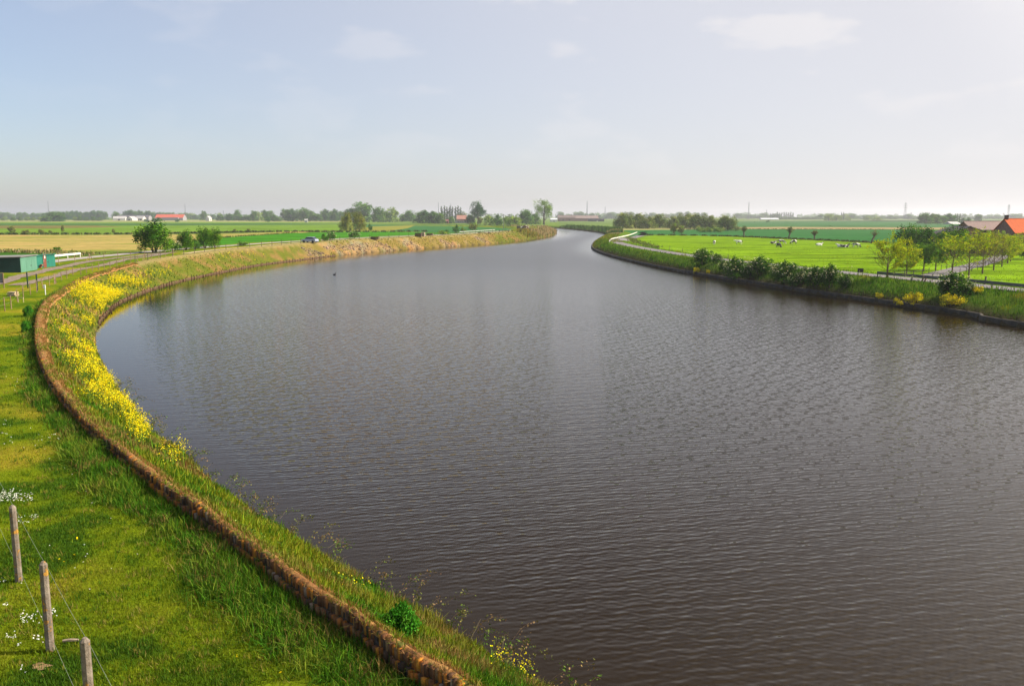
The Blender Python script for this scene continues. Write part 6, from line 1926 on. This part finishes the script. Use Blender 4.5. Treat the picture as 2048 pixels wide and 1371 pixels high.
q = G1(1968.5, 570); mb = MB(); mb.tube([(0, 0, -.2), (.12, 0, .95)], [.11, .09], 7); mb.box((.12, 0, .96), (.2, .18, .05))
o = mb.build('gate_post', M_STAKE2); o.location = tuple(q); tag(o, 'short dark stump post on the grass right of the dark bush', 'post')
dl1 = [(1788, 557), (1808.5, 555), (1826.5, 553), (1844.5, 550), (1857.5, 547), (1871, 543.5), (1882, 541), (1893, 539), (1903, 536), (1912, 533.5)]
dl2 = [(1864, 564), (1879, 560), (1898, 553), (1919.5, 546.5), (1932, 546), (1943, 543), (1955, 540), (1962, 537), (1970, 534), (1977, 531), (1984, 528)]
stake_fence('drive_fence', G(*np.array(dl1).T), .9, .05, 'low dark stake fence along the left side of the farm drive', M_STAKE2, (.8,), jit=.03)
stake_fence('drive_fence', G(*np.array(dl2).T), .9, .05, 'low dark stake fence along the right side of the farm drive', M_STAKE2, (.8,), jit=.03)
pf = P(*np.array([(1252, 485), (1262, 488), (1275, 492), (1292, 496), (1312, 500), (1335, 504), (1360, 508), (1388, 513), (1420, 519), (1450, 524)]).T, 1.9)
pf = np.stack([pf[:, 0] + .5, pf[:, 1], gz(pf[:, 0] + .5, pf[:, 1])], -1)
stake_fence('pasture_fence', pf, 1.1, .05, 'thin stake fence along the road edge of the cow pasture', M_STAKE2, (.8, .4), jit=.04)

# ------------------------------------------------------------------ cows
def cow_mat(seed, bias):
    m, N, L, out = nmat('cow_coat')
    tc = N.new('ShaderNodeTexCoord'); mp = N.new('ShaderNodeMapping'); mp.inputs['Location'].default_value = (seed * 3.7, seed * 1.9, seed * .7)
    L.new(tc.outputs['Object'], mp.inputs['Vector'])
    n = N.new('ShaderNodeTexNoise'); n.inputs['Scale'].default_value = 1.5; n.inputs['Detail'].default_value = 1
    L.new(mp.outputs[0], n.inputs['Vector'])
    c = ramp_node(N, L, n.outputs['Fac'], [(bias - .01, (.02, .018, .017)), (bias + .01, (.74, .70, .62))])
    b = N.new('ShaderNodeBsdfPrincipled'); b.inputs['Roughness'].default_value = .8
    L.new(c.outputs[0], b.inputs['Base Color']); L.new(b.outputs[0], out.inputs['Surface'])
    return m
def skin(name, verts, edges, radii, mat, parent, sub=1):
    me = bpy.data.meshes.new(name); me.from_pydata(verts, edges, [])
    o = link_mesh(name, me, mat, parent)
    md = o.modifiers.new('skin', 'SKIN'); md.use_smooth_shade = True
    for i, rr in enumerate(radii):
        sv = me.skin_vertices[0].data[i]
        sv.radius = (rr, rr) if not isinstance(rr, tuple) else rr
        sv.use_root = (i == 0)
    if sub:
        s2 = o.modifiers.new('smooth', 'SUBSURF'); s2.levels = sub; s2.render_levels = sub
    return o
def cow(loc, rz, label, pose, seed, bias, s=1.0):
    t = empty('cow', loc, label, 'cow', 'black and white cows in the pasture', rz=rz); t.scale = (s, s, s)
    lie = pose == 'lying'
    zb = .42 if lie else 1.02
    V = [(-.55, 0, zb), (0, 0, zb - .02), (.5, 0, zb), (-.85, 0, zb + .06)]
    E = [(0, 1), (1, 2), (0, 3)]; Rr = [.36, .40, .36, .26]
    if pose == 'grazing': nk = [(.85, 0, zb - .12), (1.12, 0, zb - .5), (1.26, 0, zb - .76), (1.36, 0, zb - .95)]
    elif lie: nk = [(.80, 0, zb + .20), (1.02, 0, zb + .45), (1.22, 0, zb + .46), (1.42, 0, zb + .36)]
    else: nk = [(.85, 0, zb + .12), (1.12, 0, zb + .32), (1.34, 0, zb + .32), (1.56, 0, zb + .18)]
    i = len(V); V += nk; E += [(2, i), (i, i + 1), (i + 1, i + 2), (i + 2, i + 3)]; Rr += [.24, .17, .16, .10]
    if lie:
        legs = [[(.5, s_ * .34, .22), (.82, s_ * .36, .10), (.55, s_ * .40, .08)] for s_ in (-1, 1)] + [[(-.5, s_ * .36, .24), (-.12, s_ * .44, .12), (-.5, s_ * .48, .08)] for s_ in (-1, 1)]
        rad = [.13, .08, .06]
        for k, lg in enumerate(legs):
            i = len(V); V += lg; E += [(2 if k < 2 else 0, i), (i, i + 1), (i + 1, i + 2)]; Rr += rad
    else:
        for s_ in (-1, 1):
            i = len(V); V += [(.52, s_ * .2, .78), (.55, s_ * .2, .45), (.52, s_ * .2, .06)]; E += [(2, i), (i, i + 1), (i + 1, i + 2)]; Rr += [.14, .075, .06]
        for s_ in (-1, 1):
            i = len(V); V += [(-.62, s_ * .2, .80), (-.52, s_ * .2, .62), (-.74, s_ * .2, .42), (-.68, s_ * .2, .06)]; E += [(0, i), (i, i + 1), (i + 1, i + 2), (i + 2, i + 3)]; Rr += [.18, .13, .075, .06]
    i = len(V); V += [(-1.08, 0, zb + .05), (-1.14, 0, zb - .3), (-1.15, 0, max(.08, zb - .65))]; E += [(3, i), (i, i + 1), (i + 1, i + 2)]; Rr += [.045, .03, .04]
    m = cow_mat(seed, bias)
    skin('body', V, E, Rr, m, t, 1)
    hd = V[6]; mb = MB()
    for s_ in (-1, 1): mb.box((hd[0] - .14, s_ * .22, hd[2] + .10), (.07, .22, .10), 0, None, .6)
    mb.build('ears', m, t)
    return t
for px, by, deg, pose, seed, bias, lb in ((1428.3, 489, 75, 'grazing', 1, .50, 'cow with a dark flank seen from behind, leftmost in the pasture'), (1477.3, 489.2, 172, 'standing', 2, .40, 'mostly white cow standing under the first pollard willow'), (1546.5, 487.5, 10, 'lying', 3, .60, 'black cow lying at the left of the group of three'),
        (1563, 487.8, -14, 'grazing', 4, .50, 'black and white cow grazing at the back of the group of three'), (1557, 495, -75, 'grazing', 5, .68, 'almost black cow grazing nearest the river in the group'), (1587.5, 488, 195, 'grazing', 6, .53, 'dark shouldered cow grazing right of the group of three'),
        (1638, 491.3, 8, 'lying', 7, .44, 'white and black cow lying alone right of the group'), (1681, 494, 168, 'lying', 8, .42, 'pale cow lying left of a black one near the avenue'), (1691, 494.6, 15, 'lying', 9, .60, 'black cow lying beside the pale one near the avenue'), (1711.5, 495.2, -8, 'grazing', 10, .47, 'rightmost cow, black and white, grazing near the farm avenue')):
    q = G1(px, by)
    cow((q[0], q[1], q[2] - .02), R(deg), lb, pose, seed, bias, 1.05)

# ------------------------------------------------------------------ pylons and masts on the horizon
M_STEEL = plain('pylon_steel', (.22, .23, .25), .6, .1, .05)
def pylon(px, top, d, label, arms=True, w=7.0):
    x = xw(px, d); z = .8; H = zh(top, d) - z
    t = empty('pylon', (x, d, z), label, 'pylon', rz=.3)
    mb = MB(); n = 8
    lv = [(H * k / n, w * (1 - .86 * (k / n) ** .8) / 2) for k in range(n + 1)]
    cs = ((-1, -1), (1, -1), (1, 1), (-1, 1))
    for sx, sy in cs: mb.tube([(sx * a, sy * a, zz_) for zz_, a in lv], .28, 4)
    for k in range(n):
        (z0, a0), (z1, a1) = lv[k], lv[k + 1]
        for j in range(4):
            p0, p1 = cs[j], cs[(j + 1) % 4]
            mb.tube([(p0[0] * a0, p0[1] * a0, z0), (p1[0] * a1, p1[1] * a1, z1)], .16, 3)
    mb.build('tower', M_STEEL, t)
    if arms:
        for f, L_ in ((.70, 1.6), (.82, 1.9), (.93, 1.3)):
            mb = MB()
            for sg in (-1, 1):
                mb.tube([(0, 0, H * f), (sg * w * L_ * .5, 0, H * f)], .25, 4); mb.tube([(0, 0, H * f + 2), (sg * w * L_ * .5, 0, H * f)], .18, 4)
            mb.build('arm', M_STEEL, t)
    return t
for px, top, d, arms, w, lb in ((1810, 405, 2300, True, 8, 'tall lattice pylon left of the clump on the right horizon'), (2016.5, 409, 2200, True, 8, 'lattice pylon above the orange roof'), (2007, 426, 3000, True, 7, 'smaller faint pylon left of the one above the orange roof'), (2043, 426, 3000, True, 7, 'faint pylon at the right edge'), (1822, 425, 3200, True, 7, 'small faint pylon right of the tall one'),
        (1497, 404, 2600, False, 4, 'slender lattice mast on the right horizon'), (1533, 419, 3200, False, 4, 'short faint mast above the poplar row'), (1174, 402, 2600, False, 4, 'slender mast above the farm beyond the bend'), (1210, 413, 3200, False, 4, 'faint mast right of the slender one beyond the bend'), (98, 402, 2300, False, 4, 'slender mast on the far left horizon'), (371, 408, 2400, False, 4, 'thin mast behind the red barn'), (447, 421, 2200, False, 3, 'short mast right of the red barn'), (902, 406, 2600, False, 3, 'thin faint mast above the poplar row'), (877, 404, 2600, False, 3, 'thin faint mast left of the poplar row')):
    pylon(px, top, d, lb, arms, w)

# ------------------------------------------------------------------ haze: one closed box of pale even air round the whole scene
mb = MB()
mb.box((0, 0, (80 - 3) / 2), (19000, 19000, 83))
m, N, L, out = nmat('haze_air')
v = N.new('ShaderNodeVolumePrincipled')
v.inputs['Color'].default_value = (.95, .965, 1.0, 1)
v.inputs['Density'].default_value = 0.00014
v.inputs['Anisotropy'].default_value = .35
L.new(v.outputs[0], out.inputs['Volume'])
haze = mb.build('haze', m)
tag(haze, kind='stuff')
